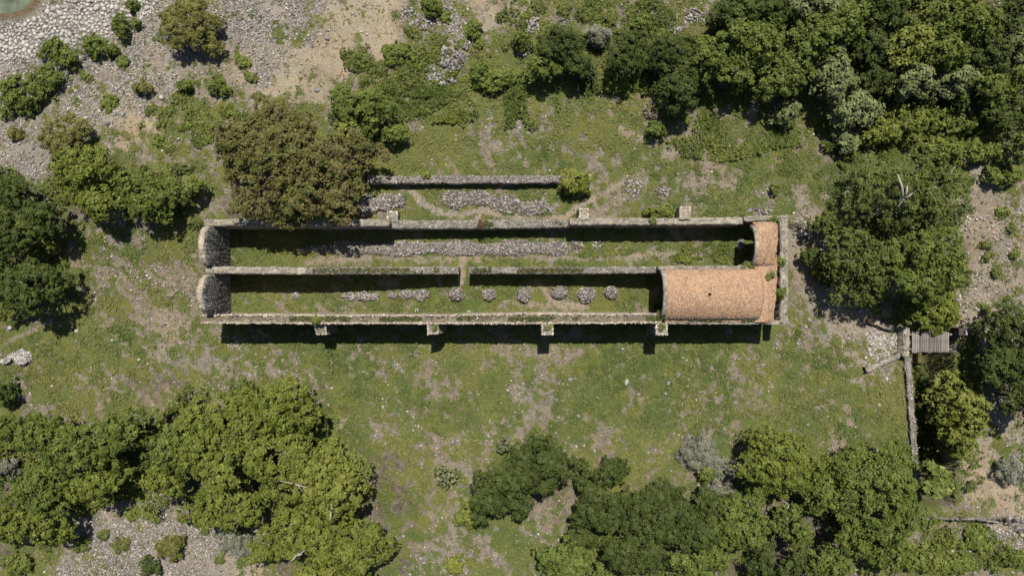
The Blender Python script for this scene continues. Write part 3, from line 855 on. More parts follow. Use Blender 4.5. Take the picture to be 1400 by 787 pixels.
PAL_FACE = np.array([[0.15, 0.145, 0.132], [0.2, 0.19, 0.172], [0.11, 0.106, 0.1], [0.3, 0.285, 0.26]])
def gable(name, label, xf, thick, y0, y1, zs, rise, face, mat, nst, pal, rimn=60, jj=0.02):
    """end wall with a round arched head; the bare face is at xf and looks along face (+1 east, -1 west)"""
    n = 28
    ys = np.linspace(y0, y1, n); t = (ys - 0.5 * (y0 + y1)) / (0.5 * abs(y1 - y0))
    zt = zs + rise * np.sqrt(np.clip(1 - (t * 0.98) ** 2, 0, 1)) + rr.normal(0, jj, n)
    V = []
    for a in (0.0, 0.5, 1.0):
        V.append(np.stack([np.full(n, xf - face * thick * a) + rr.normal(0, 0.02, n), ys, zt + rr.normal(0, 0.02, n)], -1))
    lows = [np.stack([np.full(n, xf), ys, np.full(n, -0.3)], -1), np.stack([np.full(n, xf - face * thick), ys, np.full(n, -0.3)], -1)]
    mids = [np.stack([np.full(n, xf) + rr.normal(0, 0.03, n), ys, 0.5 * zt], -1), np.stack([np.full(n, xf - face * thick) + rr.normal(0, 0.03, n), ys, 0.5 * zt], -1)]
    rows = [lows[0], mids[0], V[0], V[1], V[2], mids[1], lows[1]]
    A = np.stack(rows, 1) - RB
    m = len(rows); idx = np.arange(n * m).reshape(n, m)
    F = np.stack([idx[:-1, :-1], idx[:-1, 1:], idx[1:, 1:], idx[1:, :-1]], -1).reshape(-1, 4)
    me = mesh_np(name, A.reshape(-1, 3), F)
    me.materials.append(mat); me.materials.append(M_CREAM)
    me.polygons.foreach_set("material_index", np.tile(np.array([0, 0, 1, 1, 1, 0], dtype=np.int32), n - 1))
    o = obj(name, me, None, ruin)
    o["label"] = label
    ks = rr.uniform(0, n - 1, nst); yy = np.interp(ks, np.arange(n), ys); zz = FLOOR_Z - 0.1 + (np.interp(ks, np.arange(n), zt) - FLOOR_Z) * rr.random(nst)
    pos = np.stack([np.full(nst, xf) + face * rr.uniform(-0.03, 0.02, nst), yy, zz], -1) - RB
    s_ = obj("stones", stones_mesh("stones", pos, rr.uniform(0.03, 0.07, nst), rr, pal, flat=0.7), M_STONE, o)
    s_["kind"] = "stuff"
    kn = rimn
    if not kn: return o
    ks = rr.uniform(0, n - 1, kn)
    pos = np.stack([xf - face * thick * rr.uniform(0.1, 0.95, kn), np.interp(ks, np.arange(n), ys), np.interp(ks, np.arange(n), zt) - 0.03], -1) - RB
    s_ = obj("rim_stones", stones_mesh("stones", pos, rr.uniform(0.04, 0.08, kn), rr, PAL_RIM, flat=0.3, tilt=0.1), M_STONE, o)
    s_["kind"] = "stuff"
    return o

gable("gable_wall", "round headed end wall of the upper chamber", wx(315, FLOOR_Z), 0.36, wy(309.5, 3.3), wy(363.5, 3.3), 3.35, 1.25, 1, M_RUBBLE, 1000, PAL_FACE)
gable("gable_wall", "round headed end wall of the lower chamber", wx(316, FLOOR_Z), 0.36, wy(375, 3.3), wy(429, 3.3), 3.4, 1.5, 1, M_RUBBLE, 1000, PAL_FACE)
XV0 = wx(888, FLOOR_Z)
def arch_ring(label, xf, thick, y0, y1, zs, rise, band):
    """round arch band over an open mouth, its face at xf looking west"""
    n = 30
    a = np.linspace(0, math.pi, n); yc, hw = 0.5 * (y0 + y1), 0.5 * abs(y1 - y0)
    def curve(h, r, x, j=0.006): return np.stack([np.full(n, x) + rr.normal(0, j, n), yc + h * np.cos(a) + rr.normal(0, j, n), zs + r * np.sin(a) ** 0.9 + rr.normal(0, j, n)], -1)
    rows = [curve(hw - band, rise - band, xf + thick), curve(hw - band, rise - band, xf), curve(hw, rise, xf), curve(hw, rise + 0.01, xf + thick * 0.5), curve(hw, rise, xf + thick)]
    A = np.stack(rows, 1) - RB
    m = len(rows); idx = np.arange(n * m).reshape(n, m)
    F = np.stack([idx[:-1, :-1], idx[:-1, 1:], idx[1:, 1:], idx[1:, :-1]], -1).reshape(-1, 4)
    o = obj("arch_ring", mesh_np("arch_ring", A.reshape(-1, 3), F), M_MORTAR, ruin)
    o["label"] = label
XV0 = wx(888, FLOOR_Z)
arch_ring("grey plastered arch at the open mouth of the brick vault", XV0 + 0.08, 0.25, wy(368.5, 3.5), wy(433, 3.5), 3.45, 1.1, 0.24)
XU = wx(1025.5, 3.4)
arch_ring("grey arch over the dark far end of the upper chamber", XU, 0.2, wy(307.5, 3.4), wy(363, 3.4), 3.35, 1.02, 0.24)

# brick vault and the lower roof joined to it
HOLE = (wx(970, 4.5), wy(402.5, 4.5))
VY0, VY1 = wy(437, 3.5), wy(367.5, 3.5)
XV1 = wx(1041, 4.4)
def vault_z(x, y):
    t = (y - 0.5 * (VY0 + VY1)) / (0.5 * (VY1 - VY0))
    return 3.4 + 1.12 * np.sqrt(np.clip(1 - (t * 0.985) ** 2, 0, 1)) ** 1.25
LX0, LX1 = XU + 0.19, wx(1066.3, 3.2)
LY0, LY1 = wy(440.5, 3.3), wy(303.5, 3.3)
UY0, UY1 = wy(363, 3.4), wy(306, 3.4)
def lean_z(x, y):
    u = np.clip((x - LX0) / (LX1 - LX0), 0, 1)
    t = np.clip((y - 0.5 * (UY0 + UY1)) / (0.5 * (UY1 - UY0)), -1, 1)
    a = np.sqrt(np.clip(1 - t * t, 0, 1)) ** 1.1
    return 3.3 + 0.35 * np.sin(np.pi * np.clip(u * 0.9 + 0.1, 0, 1)) * (1 - 0.5 * a) + 1.0 * a * (1 - u) ** 0.8 - 0.35 * u

def height_mesh(name, x0, x1, y0, y1, fz, hole=None, step=0.1, thick=0.22, ragged=None):
    nx = int((x1 - x0) / step) + 2; ny = int((y1 - y0) / step) + 2
    xs = np.linspace(x0, x1, nx); ys = np.linspace(y0, y1, ny)
    X, Y = np.meshgrid(xs, ys)
    Z = fz(X, Y) + rr.normal(0, 0.012, X.shape)
    if ragged is not None:
        X = X - ragged(Y) * ((X - x0) / (x1 - x0)) ** 3
    top = np.stack([X, Y, Z], -1) - RB; bot = top - np.array([0, 0, thick])
    idx = np.arange(nx * ny).reshape(ny, nx); off = nx * ny
    keep = np.ones((ny - 1, nx - 1), bool)
    if hole is not None:
        cx = 0.5 * (xs[:-1] + xs[1:])[None, :]; cy = 0.5 * (ys[:-1] + ys[1:])[:, None]
        keep = np.hypot(cx - hole[0], cy - hole[1]) > 0.13
    q = np.stack([idx[:-1, :-1], idx[:-1, 1:], idx[1:, 1:], idx[1:, :-1]], -1)[keep]
    F = [q, q[:, ::-1] + off]
    for e, fl in ((idx[0], 1), (idx[-1], 0), (idx[:, 0], 0), (idx[:, -1], 1)):
        s = np.stack([e[:-1], e[1:], e[1:] + off, e[:-1] + off], -1)
        F.append(s[:, ::-1] if fl else s)
    return mesh_np(name, np.concatenate([top.reshape(-1, 3), bot.reshape(-1, 3)]), np.concatenate(F))

PAL_BRICK = np.array([[0.40, 0.25, 0.152], [0.43, 0.275, 0.168], [0.37, 0.222, 0.133], [0.42, 0.29, 0.187], [0.35, 0.215, 0.132], [0.43, 0.305, 0.207], [0.39, 0.236, 0.142]])
def bricks(name, x0, x1, y0, y1, fz, parent, skip, lx=0.092, ly=0.135, gap=0.004):
    V, F, C = [], [], []
    box = np.array([[-1, -1, -1], [1, -1, -1], [1, 1, -1], [-1, 1, -1], [-.93, -.96, 1], [.93, -.96, 1], [.93, .96, 1], [-.93, .96, 1]], float)
    bf = np.array([[4, 5, 6, 7], [0, 1, 5, 4], [1, 2, 6, 5], [2, 3, 7, 6], [3, 0, 4, 7]])
    cnt = 0
    ni = int((x1 - x0) / lx)
    for i in range(ni):
        x = x0 + (i + 0.5) * (x1 - x0) / ni
        y = y0 + (0.5 if i % 2 else 0.0) * ly + rr.uniform(-0.03, 0.03)
        while y < y1 - 0.05:
            z = float(fz(np.array(x), np.array(y))); z2 = float(fz(np.array(x), np.array(min(y + 0.05, y1 - 0.01))))
            dy = max(0.4, 1 / math.sqrt(1 + ((z2 - z) / 0.05) ** 2)) * ly
            for _ in range(2):
                ym_ = min(y + dy * 0.5, y1 - 0.02)
                sl = (float(fz(np.array(x), np.array(ym_ + 0.015))) - float(fz(np.array(x), np.array(ym_ - 0.015)))) / 0.03
                dy = max(0.35, 1 / math.sqrt(1 + sl * sl)) * ly
            yc = y + dy * 0.5
            if yc > y1 - 0.04: break
            if not skip(x, yc):
                zc = float(fz(np.array(x), np.array(yc)))
                zy = zc + 0.5 * (float(fz(np.array(x), np.array(min(yc + 0.06, y1)))) - float(fz(np.array(x), np.array(max(yc - 0.06, y0))))) ; zx = float(fz(np.array(min(x + 0.06, x1)), np.array(yc)))
                n = Vector((-(zx - zc) / 0.06, -(zy - zc) / 0.06, 1)).normalized()
                n = (n + Vector((rr.normal() * 0.013, rr.normal() * 0.013, 0))).normalized()
                ex = Vector((1, 0, 0)); ey = n.cross(ex).normalized(); ex = ey.cross(n).normalized()
                M = np.array([ex[:], ey[:], n[:]])
                sc = np.array([(lx - gap) * 0.5, (ly - gap) * 0.5, 0.016]) * np.array([rr.uniform(0.9, 1.04), rr.uniform(0.88, 1.04), 1])
                c = np.array([x, yc, zc + rr.uniform(-0.004, 0.004) - 0.009]) - RB
                V.append((box * sc) @ M + c); F.append(bf + cnt * 8); cnt += 1
                C.append(np.repeat((PAL_BRICK[rr.integers(0, len(PAL_BRICK))] * rr.uniform(0.88, 1.1) * (0.8 + 0.4 * float(fbm(np.array(x), np.array(yc), 1.2, 3, 61))))[None], 8, 0))
            y += dy
    me = mesh_np(name, np.concatenate(V), np.concatenate(F), np.concatenate(C))
    o = obj(name, me, M_BRICK, parent); o["kind"] = "stuff"
    return o

XVS = XV0 + 0.31
vault = obj("barrel_vault", height_mesh("barrel_vault", XVS, XV1, VY0, VY1, vault_z, HOLE), M_REDMORTAR, ruin)
vault["label"] = "rounded terracotta brick vault with one small round hole"
bricks("bricks", XVS + 0.06, XV1, VY0 + 0.03, VY1 - 0.03, vault_z, vault, lambda x, y: math.hypot(x - HOLE[0], y - HOLE[1]) < 0.17 or (y < VY0 + 0.2 and rr.random() < 0.3))
bm = bmesh.new()
zh = float(vault_z(np.array(HOLE[0]), np.array(HOLE[1])))
for a in range(16):
    t0, t1 = 2 * math.pi * a / 16, 2 * math.pi * (a + 1) / 16
    q = []
    for t, r, z in ((t0, 0.105, zh + 0.035), (t1, 0.105, zh + 0.035), (t1, 0.10, zh - 0.5), (t0, 0.10, zh - 0.5)):
        q.append(bm.verts.new((HOLE[0] + r * math.cos(t) - RB[0], HOLE[1] + r * math.sin(t) - RB[1], z)))
    bm.faces.new(q)
    q = []
    for t, r, z in ((t0, 0.105, zh + 0.035), (t1, 0.105, zh + 0.035), (t1, 0.19, zh + 0.02), (t0, 0.19, zh + 0.02)):
        q.append(bm.verts.new((HOLE[0] + r * math.cos(t) - RB[0], HOLE[1] + r * math.sin(t) - RB[1], z)))
    bm.faces.new(q)
obj("skylight_rim", bm_mesh("skylight_rim", bm), M_REDMORTAR, vault)
def rag(Y): return 0.05 + 0.3 * (fbm(Y * 0 + 3.1, Y, 0.8, 3, 71) - 0.4) + 0.3 * sstep(LY0 + 2.6, LY0, Y)
lean = obj("side_roof", height_mesh("side_roof", LX0, LX1, LY0, LY1, lean_z, ragged=rag), M_REDMORTAR, ruin)
lean["label"] = "weathered orange brick roof along the short end"
def skl(x, y):
    if x < XV1 + 0.03 and VY0 < y < VY1: return True
    r_ = float(rag(np.array(y))); return x > LX1 - max(0.05, r_) - 0.06 or rr.random() < 0.08
bricks("bricks", LX0 + 0.04, LX1, LY0 + 0.04, LY1 - 0.05, lean_z, lean, skl)
# rounded brick end of the vault where it meets the side roof
n = 26
ys = np.linspace(VY0, VY1, n)
top = np.stack([np.full(n, XV1 + 0.05), ys, vault_z(ys * 0, ys) - 0.01], -1); mid_ = top + np.array([0.09, 0, -0.12]); bot = np.stack([np.full(n, XV1 + 0.16), ys, np.full(n, 3.05)], -1)
A = np.stack([top - [0.1, 0, -0.005], top, mid_, bot], 1) - RB
idx = np.arange(n * 4).reshape(n, 4)
obj("vault_end", mesh_np("vault_end", A.reshape(-1, 3), np.stack([idx[:-1, :-1], idx[1:, :-1], idx[1:, 1:], idx[:-1, 1:]], -1).reshape(-1, 4)), M_REDMORTAR, vault)
# brick ledge between vault and rim
me, _ = strip_mesh("brick_ledge", rel([(wx(909, 3.4), wy(437.6, 3.4)), (wx(1042, 3.4), wy(437.6, 3.4))]), [0.16, 0.16], [3.42, 3.42], 2.9, rr, jit=0.03)
obj("brick_ledge", me, M_REDMORTAR, ruin)

def block(label, px0, px1, py0, py1, z1, mat, z0=-0.3, name="buttress", batter=0.12, slope=0.0, green=False, tri=False):
    """masonry pier; py1 is the free end"""
    bm = bmesh.new()
    nx, ny, nz = 4, 5, 6
    def pt(i, j, k):
        u, v, w = i / nx, j / ny, k / nz
        z = z0 + (z1 - slope * v - z0) * w
        a, b = wx(px0, z1), wx(px1, z1)
        if tri:
            c = 0.5 * (a + b) - 0.1; f = 1 - 0.8 * (1 - v) * w
            a, b = c + (a - c) * (0.75 + 0.25 * v), c + (b - c) * (f if w > 0.6 else 1)
            z = z0 + (z1 - 0.9 * (u ** 2) * v - z0) * w
        ya, yb = wy(py0, z1), wy(py1, z1)
        yb = yb + (yb - ya) * batter * (1 - w) * 0.4
        q = (1 - w) * 0.04
        return np.array([a + (b - a) * u + (-q if i == 0 else q if i == nx else 0), ya + (yb - ya) * v, z]) + rr.normal(0, 0.022, 3) - RB
    vs = {}
    def V(i, j, k):
        if (i, j, k) not in vs: vs[(i, j, k)] = bm.verts.new(pt(i, j, k))
        return vs[(i, j, k)]
    for i in range(nx):
        for j in range(ny):
            bm.faces.new((V(i, j, nz), V(i + 1, j, nz), V(i + 1, j + 1, nz), V(i, j + 1, nz)))
    for k in range(nz):
        for i in range(nx):
            for j in (0, ny):
                bm.faces.new((V(i, j, k), V(i + 1, j, k), V(i + 1, j, k + 1), V(i, j, k + 1)))
        for j in range(ny):
            for i in (0, nx):
                bm.faces.new((V(i, j, k), V(i, j + 1, k), V(i, j + 1, k + 1), V(i, j, k + 1)))
    o = obj(name, bm_mesh(name, bm), mat, ruin)
    if label: o["label"] = label
    n = 46
    u = rr.random(n); v = rr.random(n)
    side = rr.integers(0, 3, n)
    u = np.where(side == 0, 0.06, np.where(side == 1, 0.94, u)); v = np.where(side == 2, 0.94, v)
    if tri: u = np.clip(u, 0, 0.7)
    pos = np.stack([wx(px0, z1) + (wx(px1, z1) - wx(px0, z1)) * u, wy(py0, z1) + (wy(py1, z1) - wy(py0, z1)) * v, z1 - slope * v - 0.02 - (0.9 * u * u * v if tri else 0)], -1) - RB
    s_ = obj("rim_stones", stones_mesh("stones", pos, rr.uniform(0.05, 0.1, n), rr, PAL_RIM), M_STONE, o)
    s_["kind"] = "stuff"
    return o
block("broken pale buttress with weeds at its head", 429.5, 445, 442, 458, 3.0, M_RUBBLE, slope=0.35)
block("crumbled buttress with a slanting triangular top", 584, 604, 441, 457, 3.3, M_RUBBLE, tri=True)
block("square buttress with grass on its top", 740.5, 756.5, 442, 457.5, 3.3, M_RUBBLE)
block("square buttress below the mouth of the vault", 896.5, 912.5, 441, 458, 3.35, M_RUBBLE)
block("short grey pier behind the north wall", 792, 804.5, 300, 285, 2.85, M_MORTAR, z0=0.6, name="pier")
block("tall grey pier behind the north wall", 929.5, 944, 300, 282.5, 2.9, M_MORTAR, z0=0.6, name="pier")
block("low crumbled pier beside the rubble heap", 529, 543.5, 303, 289, 2.1, M_RUBBLE, z0=0.6, name="pier")

# ------------------------------------------------------------------ low walls outside
def low_wall(label, pxs, pys, h, wpx, mat, pal, nst, size=(0.06, 0.13), name="stone_wall", cat="stone wall"):
    g = [groundz(a, b) for a, b in zip(pxs, pys)]
    zt = [q[2] + h for q in g]
    pts = [(wx(a, z), wy(b, z)) for a, b, z in zip(pxs, pys, zt)]
    o0 = np.array([pts[0][0], pts[0][1]])
    t = thing(name, label, cat, (*o0, g[0][2]), kind="thing")
    me, info = strip_mesh("masonry", [(p[0] - o0[0], p[1] - o0[1]) for p in pts], [wpx * 0.049] * len(pts), [z - g[0][2] for z in zt], -h - 0.6, rr, jit=0.07)
    obj("masonry", me, mat, t)
    top_stones(info, rr, nst, size, pal, parent=t)
    return t
low_wall("low rubble wall running parallel behind the long ruin beside the brown tree", [503, 570, 640, 710, 772], [245.5, 245.5, 245, 245, 245], 0.75, 10, M_RUBBLE, PAL_RUB, 520, (0.04, 0.09))
low_wall("short wall stub beside the green bush at the end of the low rubble wall", [803.5, 804], [238, 264], 0.6, 8, M_MORTAR, PAL_WALL, 30)
low_wall("narrow retaining wall along the edge of the dark ditch", [1241.5, 1246, 1251, 1254], [489, 560, 620, 668], 0.25, 7.5, M_RUBBLE, PAL_WALL, 240, (0.05, 0.1), name="retaining_wall", cat="retaining wall")
low_wall("low stone parapet between the cobbled landing and the wooden bridge", [1239.5, 1239.5], [448, 487], 0.75, 8.5, M_MORTAR, PAL_WALL, 60, (0.03, 0.07), name="parapet_wall", cat="parapet")
low_wall("slanting stone kerb wall below the cobbled landing", [1184.5, 1234], [506, 484], 0.45, 6.5, M_MORTAR, PAL_WALL, 50, (0.03, 0.07), name="parapet_wall", cat="parapet")
low_wall("broken stone kerb in tree shade above the cobbled landing", [1188, 1202, 1222], [437, 443, 449], 0.4, 6.5, M_MORTAR, PAL_WALL, 30, (0.03, 0.07), name="parapet_wall", cat="parapet")
low_wall("thin curved kerb wall with a black shadow in the lower right corner", [1262, 1300, 1335, 1368], [709, 709, 709, 714], 0.32, 2.6, M_RUBBLE, PAL_RUB, 30, (0.04, 0.08), name="kerb_wall", cat="kerb wall")

# ------------------------------------------------------------------ wooden bridge
zb = 0.35
br = thing("wooden_bridge", "short bridge of grey weathered planks over the dark ditch", "bridge", (wx(1272, zb), wy(467, zb), zb))
for k in range(21):
    bm = bmesh.new()
    w = 0.5 * (wx(1297, zb) - wx(1246.5, zb)) / 21 - 0.008
    l = 0.7 + rr.uniform(-0.035, 0.035)
    bmesh.ops.create_cube(bm, size=1.0)
    for v in bm.verts:
        v.co = Vector((v.co.x * 2 * w, v.co.y * 2 * l, v.co.z * 0.05)) + Vector((rr.normal() * 0.004, 0, rr.normal() * 0.004))
    p = obj("plank", bm_mesh("plank", bm), M_WOOD, br, (wx(1246.5, zb) + (k + 0.5) * (wx(1297, zb) - wx(1246.5, zb)) / 21 - wx(1272, zb), rr.normal() * 0.015, rr.normal() * 0.006))
    p.rotation_euler = (0, 0, rr.normal() * 0.008)
for dy in (-0.5, 0.5):
    bm = bmesh.new()
    bmesh.ops.create_cube(bm, size=1.0)
    for v in bm.verts: v.co = Vector((v.co.x * 3.0, v.co.y * 0.14, v.co.z * 0.18 - 0.12))
    obj("beam", bm_mesh("beam", bm), M_WOOD, br, (0, dy, 0))
# post at the bridge end
g = groundz(1304, 452)
t = thing("stone_post", "short dark brown post with a pale edge beside the far end of the bridge", "post", g)
bm = bmesh.new()
bmesh.ops.create_cube(bm, size=1.0)
bmesh.ops.subdivide_edges(bm, edges=bm.edges, cuts=2, use_grid_fill=True)
for v in bm.verts: v.co = Vector((v.co.x * 0.42, v.co.y * 0.46, v.co.z * 0.9 + 0.42)) + Vector(rr.normal(0, 0.012, 3))
obj("body", bm_mesh("body", bm), M_RUST, t)
bm = bmesh.new()
bmesh.ops.create_cube(bm, size=1.0)
for v in bm.verts: v.co = Vector((v.co.x * 0.12 + 0.23, v.co.y * 0.5, v.co.z * 0.12 + 0.9))
bmesh.ops.bevel(bm, geom=bm.edges[:], offset=0.02, segments=1)
obj("edge_stone", bm_mesh("edge_stone", bm), M_COBBLE, t)

# ------------------------------------------------------------------ rubble heaps and round piles
def heap(label, outline, h, n, size, name="rubble_heap", cat="rubble heap", pal=PAL_RUB, group=None, mound=True):
    """outline: list of (px, py, rx, ry) blobs"""
    cx = np.mean([b[0] for b in outline]); cy = np.mean([b[1] for b in outline])
    g = groundz(cx, cy)
    t = thing(name, label, cat, g, group)
    P_ = []
    areas = np.array([b[2] * b[3] for b in outline], float); pr = areas / areas.sum()
    for b, q in zip(outline, pr):
        m = max(3, int(n * q))
        a = rr.uniform(0, 2 * math.pi, m); r = np.sqrt(rr.random(m)) * (1 + 0.12 * np.sin(3 * a + b[0]))
        pp = ground_pts(b[0] + r * b[2] * np.cos(a), b[1] + r * b[3] * np.sin(a))
        hh = h * np.sqrt(np.clip(1 - r ** 2.6, 0, 1))
        pp[:, 2] += hh * rr.uniform(0.75, 1.0, m)
        P_.append(pp)
    P_ = np.concatenate(P_) - g
    sz = size[0] + (size[1] * 1.25 - size[0]) * rr.random(len(P_)) ** 1.8
    s_ = obj("stones", stones_mesh("stones", P_, sz, rr, pal, flat=0.7, jit=0.34, tilt=1.0), M_STONE, t)
    s_["kind"] = "stuff"
    if mound:
        V, F, cnt = [], [], 0
        for b in outline:
            m = 18
            for ri, zz in ((1.0, -0.1), (0.75, 0.6), (0.4, 0.85)):
                for k in range(m):
                    a = 2 * math.pi * k / m
                    q = ground_pts(np.array([b[0] + ri * b[2] * math.cos(a)]), np.array([b[1] + ri * b[3] * math.sin(a)]))[0]
                    V.append(q + [0, 0, h * zz - 0.03] - g)
            q = ground_pts(np.array([b[0]]), np.array([b[1]]))[0]
            V.append(q + [0, 0, h * 0.9 - 0.03] - g)
            for ring in range(2):
                for k in range(m):
                    k2 = (k + 1) % m
                    F.append((cnt + ring * m + k, cnt + ring * m + k2, cnt + (ring + 1) * m + k2, cnt + (ring + 1) * m + k))
            for k in range(0, m, 2):
                F.append((cnt + 2 * m + k, cnt + 2 * m + (k + 1) % m, cnt + 2 * m + (k + 2) % m, cnt + 3 * m))
            cnt += 3 * m + 1
        obj("core", mesh_np("core", np.array(V), np.array(F), None, True), M_RUBBLE, t)
    return t
row = [(x, 339.5 + 1.2 * math.sin(x * 0.05), 17 + 3 * math.sin(x * 0.11), 9.5 + 2.2 * math.sin(x * 0.083)) for x in range(470, 765, 17)]
row = [(425, 340, 18, 4), (447, 340, 18, 6)] + row
heap("long bank of loose grey stones along the middle of the upper chamber", row, 0.16, 6000, (0.04, 0.085), name="rubble_bank", cat="rubble bank")
heap("small scatter of stones past the end of the long stone bank", [(789, 336, 8, 9), (818, 334, 8, 6)], 0.08, 60, (0.06, 0.11), mound=False)
heap("dense grey rubble heap behind the north wall beside the brown tree", [(505, 280, 17, 13), (528, 277, 16, 12), (545, 275, 10, 9), (488, 285, 10, 9)], 0.32, 1000, (0.055, 0.12))
heap("wide loose rubble spread between the low wall and the winding path", [(625, 272, 22, 13), (655, 270, 20, 11), (690, 279, 22, 12), (730, 284, 26, 11)], 0.16, 1300, (0.04, 0.1))
heap("little rubble patch among weeds near the round headed end of the lower chamber", [(405, 404, 6, 4)], 0.1, 30, (0.06, 0.1))
heap("longer low rubble strip in the lower chamber, left one of two", [(478, 405, 11, 5.5), (497, 405, 12, 6.5), (513, 405, 6, 4.5)], 0.2, 380, (0.045, 0.09))
heap("low rubble strip in the lower chamber next to the first round pile", [(537, 404, 7, 4.5), (556, 402, 11, 6), (575, 403, 11, 7.5)], 0.22, 420, (0.045, 0.09))
piles = [(623.5, 402.5, 10.5, 9, "round stone pile nearest the rubble strips, first of six"),
         (668.5, 402.5, 9.5, 8.5, "small round stone pile second of six from the rubble strips"),
         (716, 403.5, 9.5, 10, "round stone pile third of six, just before the bare footpath"),
         (764.5, 399.5, 12, 9, "wide oval stone pile just past the bare footpath, fourth of six"),
         (801, 403, 11.5, 11.5, "largest round stone pile, fifth of six toward the brick vault"),
         (835, 399.5, 9.5, 9.5, "round stone pile closest to the brick vault, last of six")]
for x, y, a, b, lab in piles:
    heap(lab, [(x, y, a, b)], 0.5, int(2.6 * a * b), (0.045, 0.08), name="stone_pile", cat="stone pile", group="round stone piles in the lower chamber")
heap("pale round stone cairn with a trailing tail on the grass at the far left", [(33, 488, 12, 11), (20, 487, 7, 4), (11, 493, 7, 4)], 0.4, 480, (0.045, 0.09), name="stone_cairn", cat="cairn", pal=PAL_GREY * 1.08)
heap("stones piled at the lower right edge behind the curved kerb wall", [(1385, 712, 16, 7), (1395, 722, 8, 6)], 0.2, 110, (0.06, 0.13), pal=PAL_RUB)
heap("stones and crumbled masonry in the corner of the upper chamber under the grey arch", [(1012, 338, 6, 13)], 0.2, 120, (0.05, 0.1))

heap("blue grey rubble spilling down the slope right of the straw patch", [(618, 82, 20, 17), (602, 108, 26, 9), (632, 62, 10, 9)], 0.15, 330, (0.06, 0.15), pal=PAL_GREY * 0.62, mound=False)
heap("scattered rubble among weeds at the top edge right of the straw patch", [(578, 34, 18, 9), (560, 18, 12, 8), (612, 20, 10, 12)], 0.1, 170, (0.05, 0.12), pal=PAL_GREY * 0.72, mound=False)
heap("pale rubble behind the upper hedge line near the top edge", [(728, 32, 12, 16), (770, 24, 10, 10), (716, 70, 9, 10)], 0.1, 170, (0.05, 0.13), pal=PAL_GREY * 0.72, mound=False)
heap("grey rubble patch between the hedge line and the upper right wood", [(872, 50, 24, 8), (955, 22, 20, 11), (920, 40, 12, 8)], 0.1, 230, (0.05, 0.13), pal=PAL_GREY * 0.72, mound=False)
heap("rough dug rubble on the turf above the vaulted end of the ruin", [(865, 255, 14, 10), (905, 262, 16, 8), (1040, 290, 18, 6)], 0.08, 220, (0.045, 0.11), pal=PAL_RUB, mound=False)

# cobbled landing before the bridge
n = 620
px_ = rr.uniform(1184, 1235, n); py_ = rr.uniform(447, 503, n)
ok = (py_ < 503 - (px_ - 1184) * 0.42) & (py_ > 447 - 0.0 * px_ + np.maximum(0, (1200 - px_)) * 0.5)
pp = ground_pts(px_[ok], py_[ok]); pp[:, 2] -= 0.01
tag(obj("cobbled_landing", stones_mesh("cobbled_landing", pp, rr.uniform(0.06, 0.13, len(pp)), rr, PAL_GREY, flat=0.5), M_STONE), "rough cobbled landing before the wooden bridge", None, None, "stuff")

# river cobbles: individual stones in the bed at the top left
poly = [(0, 44), (45, 26), (98, 0), (216, 0), (196, 26), (182, 22), (166, 22), (150, 52), (118, 46), (100, 62), (58, 50), (52, 76), (0, 84)]
def inpoly(x, y):
    c = False
    for (x0, y0), (x1, y1) in zip(poly, poly[1:] + poly[:1]):
        if (y0 > y) != (y1 > y) and x < (x1 - x0) * (y - y0) / (y1 - y0) + x0: c = not c
    return c
COB = []
for k in range(7):
    bv, bf = ICO2
    r = np.random.default_rng(700 + k)
    f = np.zeros(len(bv))
    for q in range(5):
        d = r.normal(size=3); d /= np.linalg.norm(d)
        f += 0.11 * r.normal() * np.tanh(3 * (bv @ d))
    v = bv * (1 + f[:, None]) * np.array([1.0, r.uniform(0.68, 0.9), r.uniform(0.45, 0.6)])
    me = mesh_np("river_cobble", v, bf, None, True)
    me.materials.append(M_COBBLE)
    COB.append(me)
cand = []
tries = 0
while len(cand) < 300 and tries < 60000:
    tries += 1
    x, y = rr.uniform(0, 216), rr.uniform(0, 86)
    if not inpoly(x, y): continue
    sz = rr.choice([2.1, 2.7, 3.3, 4.1, 5.2], p=[0.3, 0.3, 0.22, 0.13, 0.05])
    if any(math.hypot(x - a, y - b) < 0.86 * (sz + s) for a, b, s in cand): continue
    cand.append((x, y, sz))
for x, y, sz in cand:
    g = groundz(x, y)
    o = bpy.data.objects.new("river_cobble", COB[int(rr.integers(0, 7))])
    COL.objects.link(o)
    s = sz * 0.0515
    o.location = (g[0], g[1], g[2] + s * 0.18)
    o.scale = (s, s, s)
    o.rotation_euler = (rr.normal() * 0.15, rr.normal() * 0.15, rr.uniform(0, 6.28))
    tag(o, "pale rounded cobble in the bed of white river stones at the top left", "cobble", "white river cobbles")

